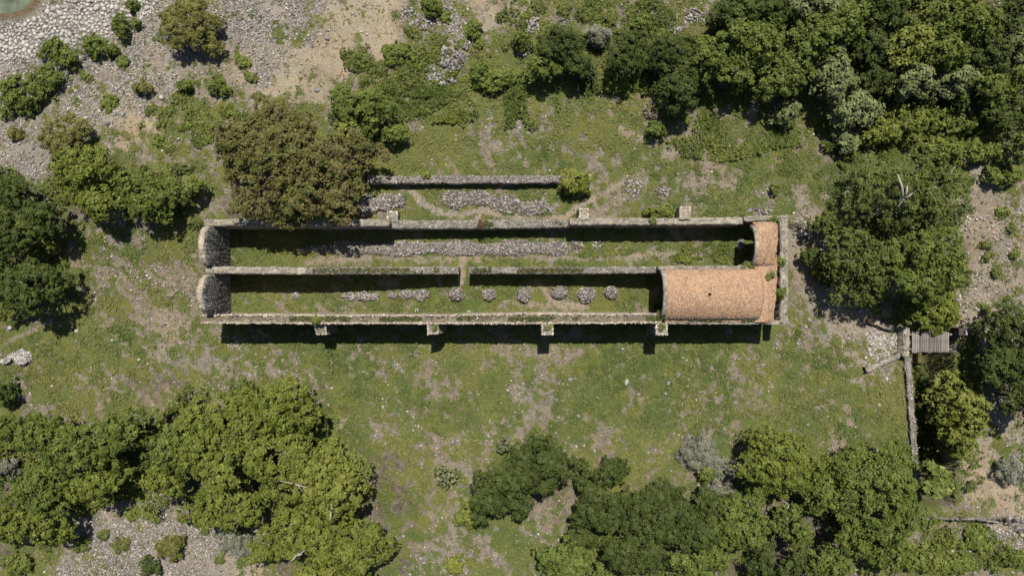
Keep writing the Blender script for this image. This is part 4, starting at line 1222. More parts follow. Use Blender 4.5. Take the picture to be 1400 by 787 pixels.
# single boulders lying about
BOULD = [
    (16, 448, 5, 'w', "white jagged rock beside the faint path at the far left"),
    (856.5, 522.5, 5.5, 'w', "pale flat boulder in the turf below the vault mouth buttress"),
    (914.5, 523.5, 4, 'g', "grey boulder in the turf, upper of two below the brick vault"),
    (909, 537, 4, 'g', "small grey boulder just under another below the brick vault"),
    (873, 539, 4, 'g', "flat grey stone in a bare patch south of the pale boulder"),
    (850.5, 476.5, 4, 'g', "dark grey boulder at the edge of the building's shadow"),
    (780, 518, 4.5, 'g', "grey boulder in turf below the grass topped buttress"),
    (768.5, 508, 3, 'g', "small greenish stone up the slope from the turf boulder"),
    (790.5, 569, 4, 'g', "upright grey stone in the middle of the lower meadow"),
    (770, 547.5, 2, 'w', "tiny white stone in the lower meadow"),
    (523, 545, 2, 'w', "tiny white stone at the bend of the faint meadow trail"),
    (556.5, 562, 2.5, 'w', "white stone in the meadow right of the big oak trees"),
    (468, 538, 2.2, 'w', "small pale stone near the upper tip of the oak canopy"),
    (620, 603, 5, 'g', "brown grey rock slab uphill of the prickly pear"),
    (1107, 437, 5, 'g', "grey boulder on the dirt path right of the east wall"),
    (1202, 553, 3, 'w', "pale stone in the turf left of the ditch"),
    (1212, 518, 4, 'w', "pale stone just below the slanting kerb wall"),
    (1199, 614, 4, 'w', "round white stone above the broad tree by the ditch"),
    (190, 491, 3, 'w', "white stone on bare soil left of the ruin"),
    (202, 497, 2.4, 'w', "small white stone close below a larger one left of the ruin"),
    (147, 168, 5, 'g', "grey boulder on the dry sandy slope at the upper left"),
    (169, 156, 5, 'g', "larger grey boulder on the dry slope near the green tuft"),
    (196, 152, 4.5, 'g', "long grey boulder on the dry slope right of two others"),
    (448, 54, 4, 'g', "blue grey rock in the dry straw at the top"),
    (434, 124, 4.5, 'g', "blue grey boulder at the lower end of the straw slope"),
    (222, 135, 5, 'w', "pale rock pile stone above the green tufts at the upper left"),
    (621, 84, 5, 'g', "large blue grey boulder among rubble on the upper slope"),
    (609, 67, 5.5, 'w', "pale boulder above the blue grey one on the upper slope"),
    (594, 95, 4.5, 'g', "rounded grey rock left of the blue grey boulder on the slope"),
    (1300, 751, 4.5, 'w', "pale slab among weeds in the lower right corner"),
    (1342, 752, 3.5, 'w', "white stone among weeds right of the pale slab"),
    (1370, 757, 4, 'w', "white stone above a dark hollow in the lower right corner"),
    (1384, 781, 4, 'g', "grey stone at the very bottom right edge"),
    (1331, 782, 4, 'g', "grey stone at the bottom edge among weeds at the right"),
    (1294, 773, 4.5, 'g', "broad grey rock below the pale slab in the lower right corner"),
    (105, 452, 4, 'w', "small pale rock heap stone on the left meadow"),
]
BM_ = []
for k in range(5):
    bv, bf = ICO2
    r = np.random.default_rng(800 + k)
    f = np.zeros(len(bv))
    for q in range(9):
        d = r.normal(size=3); d /= np.linalg.norm(d)
        f += -0.55 * np.maximum(0, bv @ d - r.uniform(0.35, 0.7))
    f += r.normal(0, 0.05, len(bv))
    v = bv * (1 + f[:, None]) * np.array([1.0, r.uniform(0.75, 0.95), r.uniform(0.55, 0.75)])
    BM_.append(v)
M_GREYROCK = mat_tint("grey_rock", 6.0, 0.6, 1.25)
for i, (x, y, sz, c, lab) in enumerate(BOULD):
    g = groundz(x, y)
    v = BM_[i % 5]
    col = np.array([0.36, 0.34, 0.3] if c == 'w' else [0.2, 0.198, 0.19])
    o = obj("boulder", mesh_np("boulder", v, ICO2[1], np.tile(col, (len(v), 1))), M_GREYROCK)
    s = sz * 0.05
    o.location = (g[0], g[1], g[2] + s * 0.25); o.scale = (s, s, s); o.rotation_euler = (0, 0, float(i) * 1.7)
    tag(o, lab, "boulder")

# fallen slab with a dark shadow right of the ruin, and felled trunk pieces by the landing
def slab(label, px, py, a, b, h, z, rz, mat, name="stone_slab", cat="slab"):
    g = groundz(px, py)
    bm = bmesh.new()
    bmesh.ops.create_cube(bm, size=1.0)
    bmesh.ops.subdivide_edges(bm, edges=bm.edges, cuts=3, use_grid_fill=True)
    for v in bm.verts: v.co = Vector((v.co.x * a, v.co.y * b * (1 - 0.3 * (v.co.x + 0.5)), v.co.z * h)) + Vector(rr.normal(0, 0.015, 3))
    o = obj(name, bm_mesh(name, bm), mat)
    o.location = (g[0], g[1], g[2] + z); o.rotation_euler = (0.05, 0.12, rz)
    return tag(o, label, cat)
slab("white stone block throwing a black shadow right of the east wall", 1098, 320, 0.55, 0.26, 0.75, 0.3, 0.15, M_COBBLE)
slab("pale stone block on the dirt in tree shade above the landing", 1177, 423, 0.55, 0.24, 0.3, 0.12, 0.6, M_COBBLE)

for x, y, lab in ((571, 422.5, "small white open frame standing in the lower chamber grass, farther from the vault"),
                  (641.5, 424.5, "small white open frame in the lower chamber grass near the doorway gap"),):
    g = groundz(x, y)
    t = thing("marker_frame", lab, "frame", g)
    for nm, sx, sy, sz_, ox, oy, oz in (("post", .025, .025, .42, -.08, 0, .2), ("post", .025, .025, .42, .08, 0, .2), ("rail", .18, .02, .02, 0, .0, .41), ("rail", .02, .15, .02, -.08, -.085, .41), ("rail", .02, .15, .02, .08, -.085, .41)):
        bm = bmesh.new()
        bmesh.ops.create_cube(bm, size=1.0)
        for v in bm.verts: v.co = Vector((v.co.x * sx, v.co.y * sy, v.co.z * sz_))
        obj(nm, bm_mesh(nm, bm), M_WHITE, t, (ox, oy, oz))

# ------------------------------------------------------------------ trees and shrubs
# px, py, half-width, half-height, height m, species, label, (turn)
T = [
    # upper left
    (38, 120, 58, 24, 1.3, 'mid', "big dense dark shrub lying across the cobbles at the left edge", 0.45),
    (72, 66, 17, 13, 1.0, 'mid', "rounded green shrub on the cobbles above the big dense one", 0.0),
    (94, 79, 17, 13, 1.1, 'mid', "green shrub on the cobbles just right of the big dense one", 0.2),
    (127, 62, 19, 15, 1.2, 'mid', "broad green shrub between white cobbles and grey gravel", 0.3),
    (152, 68, 10, 9, 0.9, 'mid', "small dark shrub touching the right side of the broad cobble shrub", 0.0),
    (164, 34, 9, 19, 1.3, 'mid', "narrow upright shrub among cobbles below the lone round one", 0.3),
    (179, 6, 8, 7, 0.9, 'mid', "lone round shrub on white cobbles at the top edge", 0.0),
    (186, 30, 6, 6, 0.7, 'mid', "tiny shrub on cobbles left of the large olive bush", 0.0),
    (167, 84, 9, 8, 0.4, 'weed', "bright low weed patch on gravel below the cobble shrubs", 0.0),
    (258, 32, 40, 40, 2.8, 'olive', "large feathery olive green bush at the top left edge", -0.4),
    (294, 68, 14, 12, 1.2, 'olive', "small olive bush at the lower right foot of the large feathery one", 0.0),
    (86, 187, 31, 28, 2.4, 'olive', "feathery olive bush on gravel above the left tree cluster", 0.2),
    (194, 120, 11, 10, 0.9, 'olive', "small yellowish bush alone on the grey gravel slope", 0.0),
    (251, 118, 10, 10, 0.8, 'mid', "small round green bush on gravel below the large feathery bush", 0.0),
    (297, 118, 16, 12, 0.8, 'mid', "low dark green bush on gravel right of a small round one", 0.2),
    (17, 183, 8, 9, 0.7, 'olive', "small dull bush on gravel at the far left edge", 0.0),
    # left
    (112, 236, 45, 34, 4.2, 'oak', "light green spreading tree at the top of the left cluster", 0.1),
    (140, 276, 38, 20, 3.6, 'oak', "green tree on the lower edge of the left cluster, throwing shade on turf", -0.15),
    (207, 279, 33, 25, 3.6, 'mid', "rounded darker tree at the right end of the left cluster", 0.0),
    (180, 252, 28, 18, 3.2, 'mid', "middle tree of the left cluster with a bare pale branch", 0.0),
    (244, 262, 22, 17, 2.6, 'mid', "small bushy tree between the left cluster and the brown tree", 0.2),
    (267, 254, 14, 16, 2.0, 'weed', "small leafy bush next to the brown tree's left side", 0.0),
    (25, 262, 34, 22, 4.0, 'dark', "dark tree at the left edge, highest of the dark clump", 0.0),
    (62, 298, 32, 22, 4.2, 'dark', "dark tree of the left clump that reaches farthest toward the meadow", 0.2),
    (15, 322, 36, 32, 4.6, 'dark', "deep green tree in the middle of the dark left clump", 0.0),
    (48, 395, 43, 40, 4.8, 'dark', "large round dark tree, lowest of the left clump, above the white cairn", 0.0),
    (5, 385, 25, 40, 4.4, 'dark', "dark tree cut by the left edge beside the large round one", 0.0),
    (4, 535, 14, 20, 1.8, 'dark', "dark narrow bush at the left edge below the cairn", 0.0),
    (398, 232, 104, 90, 5.8, 'brown', "very large round brown green tree overhanging the north wall", -0.1),
    (502, 150, 44, 30, 3.6, 'mid', "dark green tree at the upper right of the big brown tree", 0.1),
    (470, 135, 22, 14, 2.4, 'mid', "small dark bush on the straw slope above the big brown tree", 0.2),
    (482, 182, 23, 16, 3.0, 'lime', "bright green tree wedged against the right side of the brown tree", 0.0),
    (540, 182, 20, 15, 1.6, 'weed', "leafy bush on the turf slope right of the brown tree", 0.0),
    # top middle
    (654, 96, 13, 13, 1.2, 'mid', "small round bush at the edge of the rubble slope", 0.0),
    (590, 8, 14, 12, 0.9, 'mid', "low dark bush at the top edge above the rubble slope", 0.2),
    (648, 38, 10, 14, 0.7, 'weed', "narrow green weed bush on the straw at the top", 0.0),
    (545, 73, 26, 14, 0.6, 'weed', "low spreading green weeds in the middle of the straw slope", 0.0),
    (712, 52, 14, 14, 1.4, 'mid', "dark bush at the left end of the upper hedge line", 0.0),
    (765, 62, 34, 27, 3.4, 'fine', "large fine leaved tree at the left of the upper hedge line", 0.1),
    (742, 92, 25, 18, 2.8, 'mid', "dark bush below the large fine leaved tree on the hedge line", 0.0),
    (787, 88, 24, 18, 2.8, 'fine', "fine leaved bush right below the large fine leaved tree", 0.0),
    (857, 72, 29, 34, 3.6, 'fine', "feathery tree beside a bare patch in the upper hedge line", 0.0),
    (820, 50, 18, 12, 1.4, 'ash', "grey green thin bush between two feathery trees of the hedge line", 0.0),
    (878, 32, 15, 12, 1.2, 'mid', "small dark bush on the slope above the feathery trees", 0.0),
    (925, 112, 36, 40, 3.8, 'fine', "large dark feathery tree that juts down into the turf", -0.2),
    (912, 75, 32, 26, 3.8, 'fine', "feathery tree behind the one that juts into the turf", 0.0),
    (968, 78, 34, 30, 4.4, 'mid', "tree joining the hedge line to the upper right wood", 0.0),
    (898, 178, 18, 12, 1.2, 'mid', "low bush on turf below the jutting feathery tree", 0.0),
    (680, 110, 30, 14, 1.0, 'weed', "low leafy thicket at the left foot of the hedge line", 0.2),
    (850, 112, 30, 14, 0.9, 'weed', "low leafy thicket below the feathery trees on the turf", 0.0),
    # upper right wood
    (1030, 62, 48, 44, 4.8, 'mid', "broad tree at the left front of the upper right wood", 0.0),
    (1075, 98, 42, 38, 4.0, 'mid', "tree on the lower front of the wood above its black shade", 0.2),
    (1005, 98, 30, 28, 3.6, 'mid', "tree at the lower left corner of the upper right wood", 0.0),
    (1045, 18, 42, 28, 4.8, 'dark', "dark tree at the top edge, left part of the wood", 0.0),
    (1000, 20, 26, 24, 3.8, 'dark', "dark tree at the wood's upper left corner beside rubble", 0.0),
    (1110, 55, 40, 34, 5.0, 'mid', "rounded tree in the left heart of the wood", 0.1),
    (1100, 14, 34, 22, 4.6, 'grey', "greyish tree at the top edge in the left heart of the wood", 0.0),
    (1150, 34, 36, 32, 4.8, 'mid', "green tree near the top edge right of a greyish one", 0.0),
    (1138, 108, 32, 34, 3.8, 'grey', "pale grey green tree on the wood's front slope", 0.3),
    (1168, 148, 34, 28, 3.0, 'grey', "lower pale grey green tree stepping down into the turf", 0.3),
    (1192, 64, 30, 26, 4.2, 'fine', "dark fine leaved tree in the wood above a black hollow", 0.0),
    (1196, 108, 22, 20, 3.4, 'fine', "fine leaved tree beside two pale grey green ones", 0.0),
    (1205, 20, 38, 26, 4.6, 'dark', "dark tree at the top edge in the middle of the wood", 0.0),
    (1238, 66, 34, 30, 4.6, 'lime', "yellow green tree brightest in the wood", 0.2),
    (1248, 108, 34, 26, 3.4, 'grey', "grey green tree above the deep shade of the wood's front", 0.0),
    (1278, 24, 34, 28, 4.6, 'mid', "green tree near the top edge right of the middle", 0.1),
    (1288, 74, 34, 28, 4.6, 'mid', "tree right of the brightest yellow green one", 0.0),
    (1305, 110, 30, 24, 3.4, 'grey', "grey green tree above the wood's right clearing", 0.0),
    (1330, 36, 36, 30, 4.6, 'mid', "tree in the upper right part of the wood, below the top edge", 0.0),
    (1352, 78, 34, 28, 4.4, 'fine', "flat topped fine leaved tree in the right of the wood", 0.0),
    (1378, 22, 32, 28, 4.4, 'dark', "dark tree at the top right corner", 0.0),
    (1390, 66, 26, 28, 4.2, 'grey', "greyish tree cut by the right edge near the top corner", 0.0),
    (1345, 120, 34, 24, 4.0, 'mid', "tree on the right lower front of the wood", -0.3),
    (1385, 112, 28, 26, 4.0, 'mid', "tree cut by the right edge halfway down the wood", 0.0),
    (1378, 158, 30, 22, 3.6, 'dark', "dark tree at the wood's lowest right end", -0.2),
    (1320, 4, 26, 16, 3.8, 'lime', "light green tree half outside the top edge at right", 0.0),
    (1250, 2, 26, 14, 3.8, 'mid', "tree half outside the top edge above the brightest one", 0.0),
    (1395, 200, 16, 24, 2.8, 'mid', "bushy tree at the right edge below the wood", 0.0),
    (1075, 152, 18, 16, 1.4, 'grey', "lone grey green bush on the turf below the wood", 0.0),
    (1158, 192, 21, 13, 1.3, 'grey', "low grey green bush at the foot of the pale trees", 0.0),
    (1205, 180, 26, 15, 1.6, 'lime', "low bright bush below the lower pale tree", 0.2),
    (1255, 160, 38, 22, 1.2, 'weed', "wide tangle of bright vines in the wood's clearing", 0.0),
    (1310, 165, 30, 20, 1.2, 'weed', "tangle of vines at the right of the clearing", -0.2),
    (1345, 205, 34, 18, 1.2, 'weed', "low thicket above the white dirt at the right", 0.0),
    (1372, 240, 26, 14, 1.1, 'mid', "dark low bush above the white dirt at the right edge", 0.0),
    (1290, 205, 30, 18, 1.3, 'weed', "low thicket behind the big tree with the bare fork", 0.0),
    # right big trees
    (1238, 264, 82, 60, 6.0, 'sparse', "large sparse tree with a white bare fork showing through it", 0.0),
    (1262, 360, 62, 60, 6.0, 'mid', "dense green tree in the middle of the right hand grove", 0.1),
    (1266, 424, 48, 38, 5.2, 'oak', "rounded tree whose branch hangs over the wooden bridge", 0.0),
    (1180, 352, 58, 44, 4.8, 'sparse', "thin crowned tree leaning toward the vaulted end of the ruin", 0.2),
    (1176, 396, 40, 24, 3.8, 'sparse', "thin tree above the cobbled landing, throwing speckled shade", 0.0),
    (1126, 305, 24, 18, 2.4, 'sparse', "scraggy dark bush behind the white stone block", 0.3),
    (1112, 352, 14, 14, 1.6, 'dark', "small dark bush on the dirt path right of the east wall", 0.0),
    (1128, 375, 16, 13, 1.6, 'dark', "low dark bush below the small one on the dirt path", 0.0),
    (1060, 258, 6, 7, 0.6, 'mid', "tiny dark bush on bare ground above the ruin's corner", 0.0),
    # right edge
    (1382, 445, 44, 36, 4.8, 'dark', "dark dense tree at the right edge level with the bridge", 0.0),
    (1375, 492, 42, 36, 4.6, 'dark', "second dark dense tree at the right edge, below the first", 0.0),
    (1396, 545, 28, 32, 4.2, 'dark', "dark tree at the right edge, lowest of three", 0.0),
    (1306, 553, 40, 40, 6.6, 'lime', "light green tree with big leaf clusters growing out of the ditch", 0.1),
    (1304, 600, 22, 28, 5.8, 'lime', "smaller light green tree in the ditch below a bigger one", 0.0),
    (1386, 640, 22, 22, 1.3, 'ash', "spiky grey green shrub at the right edge", 0.0),
    (1276, 658, 17, 22, 3.0, 'broad', "big leaved plant at the lower end of the dark ditch", 0.0),
    (1258, 520, 10, 18, 1.6, 'dark', "dark vine clump added to darken the ditch along its wall below the bridge", 0.0),  # added dark foliage that stands in for shade in the ditch
    (1260, 575, 9, 26, 1.6, 'dark', "dark undergrowth strip added to darken the ditch along the middle of its wall", 0.0),  # added too, its dark leaves deepen the ditch's shade
    (1288, 628, 11, 22, 1.8, 'dark', "dark undergrowth added to darken the ditch above the big leaved plant", 0.0),  # likewise added to make the ditch look dark
    (1340, 740, 26, 16, 0.8, 'weed', "leafy weeds among scattered white stones in the lower right corner", 0.0),
    (1265, 765, 30, 20, 1.2, 'weed', "weed thicket at the bottom edge below the broad ditch tree", 0.0),
    (1310, 772, 26, 12, 0.7, 'weed', "low weeds at the bottom edge in the right corner", 0.0),
    (1385, 762, 20, 12, 0.8, 'mid', "dark weeds at the lower right corner edge", 0.0),
    # bottom right
    (1192, 680, 76, 70, 5.6, 'mid', "broad feathery tree beside the lower end of the ditch wall", -0.2),
    (1068, 632, 62, 52, 5.2, 'oak', "broad bright green tree on the lower meadow beside grey dry bushes", 0.1),
    (1120, 668, 36, 30, 4.4, 'mid', "tree between the broad bright one and the broad feathery one", 0.0),
    (1082, 718, 26, 24, 3.6, 'mid', "small pale tree beside a black hollow near the bottom", 0.0),
    (1135, 765, 32, 24, 3.6, 'mid', "tree at the bottom edge below the broad feathery tree", 0.0),
    (1060, 770, 46, 26, 3.8, 'fine', "fine leaved tree at the bottom edge below the pale one", 0.0),
    (1215, 752, 34, 26, 3.6, 'mid', "tree at the bottom edge left of the weed thicket", 0.0),
    (1010, 712, 46, 38, 4.4, 'mid', "green tree below the grey dry bushes near the bottom", 0.2),
    (1150, 722, 20, 14, 2.6, 'dark', "dark small tree in the shade under the broad feathery tree", 0.0),
    # bottom middle
    (888, 706, 52, 36, 4.6, 'fine', "widest fine leaved tree of the bottom grove", 0.1),
    (822, 694, 44, 32, 4.2, 'fine', "fine leaved tree at the left end of the bottom grove", -0.1),
    (945, 722, 34, 32, 4.2, 'fine', "fine leaved tree between the widest one and the green tree", 0.0),
    (868, 752, 48, 30, 4.2, 'fine', "fine leaved tree at the bottom edge below the widest one", 0.0),
    (955, 765, 46, 28, 4.0, 'mid', "greener tree at the bottom edge of the bottom grove", 0.2),
    (776, 768, 46, 28, 4.0, 'mid', "round dark green tree at the bottom edge, left of the grove", 0.0),
    (796, 733, 24, 16, 3.0, 'fine', "small fine leaved tree above the round dark green one", 0.0),
    (905, 676, 36, 18, 3.2, 'fine', "low fine leaved tree along the top of the bottom grove", 0.0),
    (968, 690, 30, 20, 3.2, 'fine', "fine leaved tree below the dry grey bush", 0.0),
    (740, 632, 42, 40, 4.4, 'fine', "tall dark feathery tree at the upper right of the dark meadow group", 0.3),
    (700, 652, 38, 32, 4.2, 'fine', "dark feathery tree in the middle of the dark meadow group", 0.0),
    (668, 680, 30, 30, 3.8, 'fine', "dark feathery tree at the lower left of the dark meadow group", 0.2),
    (706, 688, 26, 16, 3.0, 'fine', "low dark feathery tree at the bottom of the dark meadow group", 0.0),
    (796, 652, 11, 24, 1.8, 'dark', "narrow dark bush right of the dark meadow group", 0.0),
    (838, 645, 24, 20, 2.0, 'fine', "rounded blue green bush on the lower meadow", 0.0),
    (640, 705, 18, 18, 1.3, 'lime', "bright yellow green bush left of the dark meadow group", 0.0),
    (622, 770, 14, 12, 1.0, 'lime', "small bright bush at the bottom edge right of the big oaks", 0.0),
    (966, 648, 14, 11, 1.2, 'mid', "small dark green bush under the dry grey bush", 0.0),
    # bottom left
    (302, 600, 70, 66, 6.2, 'oak', "big bright green oak in the centre of the lower left canopy", 0.2),
    (392, 556, 44, 46, 5.4, 'oak', "oak at the top tip of the lower left canopy casting shade on turf", 0.3),
    (330, 556, 30, 26, 4.4, 'oak', "oak on the upper edge of the canopy left of its top tip", 0.0),
    (385, 630, 56, 48, 6.0, 'oak', "oak with bare branches in gaps in the middle of the canopy", 0.0),
    (315, 690, 50, 36, 5.2, 'oak', "oak above the gravel patch with a grey dry bush under it", 0.1),
    (455, 655, 54, 52, 5.6, 'lime', "yellowish oak on the right edge of the lower left canopy", 0.0),
    (420, 725, 58, 46, 5.4, 'oak', "oak with pale bare limbs near the bottom of the canopy", 0.0),
    (492, 748, 48, 40, 4.8, 'oak', "oak at the lower right corner of the canopy", 0.2),
    (440, 778, 44, 22, 4.4, 'lime', "oak half outside the bottom edge of the canopy", 0.0),
    (360, 752, 22, 18, 3.4, 'oak', "small oak at the bottom left end of the canopy beside straw", 0.0),
    (245, 610, 42, 38, 5.0, 'mid', "mid green tree left of the big bright oak", 0.0),
    (232, 650, 36, 28, 4.4, 'oak', "tree above the gap of gravel left of the big bright oak", 0.0),
    (178, 588, 44, 28, 4.6, 'mid', "dull green tree on the upper edge of the left lower canopy", 0.0),
    (118, 612, 54, 44, 5.2, 'mid', "broad dark tree in the left lower canopy", 0.1),
    (135, 656, 46, 32, 4.8, 'oak', "tree hanging over black shade at the gravel's upper edge", 0.2),
    (62, 592, 36, 30, 4.4, 'mid', "tree at the upper left of the lower canopy", 0.0),
    (62, 668, 42, 38, 4.8, 'mid', "tree in the left lower canopy near the left edge", 0.0),
    (55, 710, 44, 30, 4.4, 'oak', "lowest tree of the left canopy above the pale gravel", 0.0),
    (8, 712, 24, 32, 4.2, 'oak', "tree cut by the left edge near the bottom", 0.0),
    (10, 582, 20, 16, 3.0, 'mid', "small tree at the left edge above the canopy", 0.0),
    (8, 640, 12, 12, 1.6, 'ash', "dull dry bush at the left edge beside bare twigs", 0.0),
    (230, 748, 19, 17, 1.3, 'olive', "round olive bush alone on the bottom left gravel", 0.0),
    (205, 776, 15, 11, 0.8, 'dark', "low blue green bush at the bottom edge on gravel", 0.0),
    (22, 772, 22, 15, 0.9, 'weed', "leafy weeds in the bottom left corner", 0.0),
    (318, 738, 22, 16, 1.0, 'ash', "dry grey bush in shade below the canopy's gravel side", 0.0),
    # on and around the ruin
    (785, 248, 22, 18, 1.7, 'lime', "yellow green bush at the right end of the low rubble wall", 0.0),
    (582, 241, 8, 7, 0.9, 'weed', "small green bush growing on the low rubble wall", 0.0),
    (908, 290, 24, 8, 0.8, 'weed', "long low green bush behind the north wall between the two piers", 0.0),
]
for r in T:
    px, py, rx, ry, h, sp, lab = r[:7]
    bush = h < 2.2
    nm = "shrub" if bush else "tree"
    plant(px, py, rx, ry, h, sp, lab, nm, nm, r[7] if len(r) > 7 else 0.0, pale=sp in ('sparse', 'oak', 'ash') and not bush, group=None)

# dry grey bushes: bare twigs with a few ashen leaves
def dry_bush(px, py, rx, ry, h, label):
    g = groundz(px, py)
    t = thing("dry_bush", label, "dry bush", g)
    r = np.random.default_rng(int(px) * 7 + int(py))
    k = 0.049
    bm = bmesh.new()
    for q in range(90):
        a = r.uniform(0, 6.28); rad = math.sqrt(r.random())
        s = np.array([0.25 * rx * k * r.normal(), 0.25 * ry * k * r.normal(), 0])
        e = np.array([rad * rx * k * math.cos(a), rad * ry * k * math.sin(a), h * r.uniform(0.5, 1.0)])
        md = 0.5 * (s + e) + np.array([r.normal() * 0.12, r.normal() * 0.12, 0.15 * h])
        tube(bm, [tuple(s), tuple(md), tuple(e)], [0.018, 0.013, 0.006], 4)
        for _ in range(3):
            e2 = e + r.normal(size=3) * np.array([0.28, 0.28, 0.12])
            tube(bm, [tuple(0.5 * (md + e)), tuple(e2)], [0.01, 0.005], 3)
    obj("twigs", bm_mesh("twigs", bm), M_PALEBARK, t)
    me, _ = crown_mesh("leaves", rx * k * 0.9, ry * k * 0.9, h, 0, 'ash', r)
    obj("foliage", me, M_OAK, t)
dry_bush(953, 615, 26, 26, 1.1, "ash grey dry bush on the lower meadow left of the broad bright tree")
dry_bush(988, 640, 24, 18, 0.9, "grey dry bush tucked against the left of the broad bright tree")
dry_bush(985, 668, 18, 14, 0.8, "lowest grey dry bush beside the bottom grove")
dry_bush(335, 745, 16, 12, 0.7, "dry twiggy bush on bright gravel beside the straw at bottom left")

# prickly pears
bv, bf = ICO2
def cactus(px, py, rad, n, label):
    g = groundz(px, py)
    t = thing("prickly_pear", label, "cactus", g)
    r = np.random.default_rng(int(px))
    V = []; F = []; C = []
    for q in range(n):
        a = r.uniform(0, 6.28); rr_ = rad * 0.049 * math.sqrt(r.random())
        z = 0.95 * (1 - (rr_ / (rad * 0.05)) ** 2) + r.uniform(-0.1, 0.2)
        R = rand_rot(1, r, 0.6)[0]
        v = (bv * np.array([0.125, 0.1, 0.03]) * r.uniform(0.8, 1.25)) @ R.T + [rr_ * math.cos(a), rr_ * math.sin(a), max(0.12, z)]
        V.append(v); F.append(bf + q * len(bv))
        C.append(np.tile(np.array([[0.13, 0.15, 0.055], [0.095, 0.12, 0.045], [0.21, 0.2, 0.1]][int(r.integers(0, 3))]), (len(v), 1)))
    pads = obj("pads", mesh_np("pads", np.concatenate(V), np.concatenate(F), np.concatenate(C), True), M_WEED, t)
    pads["kind"] = "stuff"
    bm = bmesh.new()
    tube(bm, [(0, 0, -0.1), (0.05, 0, 0.4), (0.0, 0.05, 0.75)], [0.12, 0.1, 0.06], 7)
    obj("stem", bm_mesh("stem", bm, True), M_BARK, t)
cactus(612, 648, 19, 90, "pale yellow green prickly pear in the lower meadow")
cactus(690, 607, 13, 45, "prickly pear at the upper left of the dark meadow group")

# spiky agave like plant in the hedge line
g = groundz(800, 104)
t = thing("spiky_plant", "dark spiky leaved plant on the turf edge of the upper hedge line", "spiky plant", g)
P_, N_, C_ = [], [], []
V, F, C = [], [], []
r = np.random.default_rng(8)
cnt = 0
for q in range(130):
    a = r.uniform(0, 6.28); el = r.uniform(0.1, 1.3); L_ = r.uniform(0.5, 1.15)
    d = np.array([math.cos(a) * math.cos(el), math.sin(a) * math.cos(el), math.sin(el)])
    s = np.array([-math.sin(a), math.cos(a), 0]) * 0.045
    o_ = np.array([r.normal() * 0.22, r.normal() * 0.22, 0.5 + r.normal() * 0.15])
    V += [o_ - s, o_ + s, o_ + d * L_ * 0.6 + s * 0.9, o_ + d * L_ * 0.6 - s * 0.9, o_ + d * L_ + np.array([0, 0, -0.2])]
    F += [(cnt, cnt + 1, cnt + 2, cnt + 3), (cnt + 3, cnt + 2, cnt + 4, cnt + 4)]; cnt += 5
    C += [np.array([0.045, 0.065, 0.022]) * r.uniform(0.7, 1.5)] * 5
V = np.array(V); F4 = np.array([f for f in F if f[2] != f[3]]); 
bmf = bpy.data.meshes.new("leaves"); bmf.from_pydata(V.tolist(), [], [tuple(dict.fromkeys(f)) for f in F])
at_ = bmf.attributes.new("tint", 'FLOAT_COLOR', 'POINT')
at_.data.foreach_set("color", np.concatenate([np.array(C), np.ones((len(C), 1))], 1).astype(np.float32).ravel())
obj("leaves", bmf, M_WEED, t)
bm = bmesh.new(); tube(bm, [(0, 0, -0.2), (0, 0, 0.6)], [0.14, 0.1], 7)
obj("stem", bm_mesh("stem", bm), M_BARK, t)

# bare pale forked branch standing out of the sparse tree, and dead limbs in gaps of the oaks
def dead_branch(px, py, z, parts, label, r0=0.09):
    c = W(px, py, z); g0 = float(terrain(np.array([c[0]]), np.array([c[1]]))[0])
    t = thing("bare_branch", label, "bare branch", (c[0], c[1], g0))
    bm = bmesh.new()
    tube(bm, [(0.1, -0.1, -0.2), (0.05, -0.05, (z - g0) * 0.6), (0, 0, z - g0)], [r0 * 0.9, r0 * 0.7, r0 * 0.5], 6)
    for dx, dy, dz in parts:
        e = (dx * 0.045, -dy * 0.045, z - g0 + dz)
        tube(bm, [(0, 0, z - g0 - 0.1), (e[0] * 0.5 + 0.03, e[1] * 0.5, e[2] - dz * 0.4), e], [r0 * 0.55, r0 * 0.4, r0 * 0.18], 5)
    obj("limbs", bm_mesh("limbs", bm, True), mat_flat("bleached_bark", (0.36, 0.32, 0.27), 0.9) if "bleached_bark" not in bpy.data.materials else bpy.data.materials["bleached_bark"], t)
dead_branch(1236, 272, 6.3, [(-2, -16, 0.5), (-16, -30, 0.6), (10, -10, 0.4), (-4, 12, -0.6)], "white bare forked branch rising out of the large sparse tree", 0.17)
dead_branch(1292, 242, 5.6, [(8, -14, 0.5), (3, -6, 0.5), (-5, 8, -0.5)], "thin white bare branch at the right of the large sparse tree", 0.06)
dead_branch(1205, 290, 4.6, [(14, 4, 0.2), (-12, -5, 0.2), (24, 10, 0.1)], "long grey bare limb at the gap in the grove's left side", 0.09)
dead_branch(405, 662, 4.6, [(16, 4, 0.1), (-22, -6, 0.1), (10, 10, 0.0)], "grey bare limbs in a gap of the lower left oak canopy", 0.09)
dead_branch(452, 700, 4.5, [(2, -14, 0.2), (-2, 12, 0.0)], "pale bare limb in a right hand gap of the oak canopy", 0.08)
dead_branch(404, 760, 4.0, [(14, -10, 0.2), (-8, 8, 0.0), (10, -4, 0.1)], "weathered grey limb near the bottom of the oak canopy", 0.1)
dead_branch(1079, 690, 3.6, [(1, -8, 0.4), (-4, 6, 0.0)], "short white bare branch under the broad bright tree", 0.07)

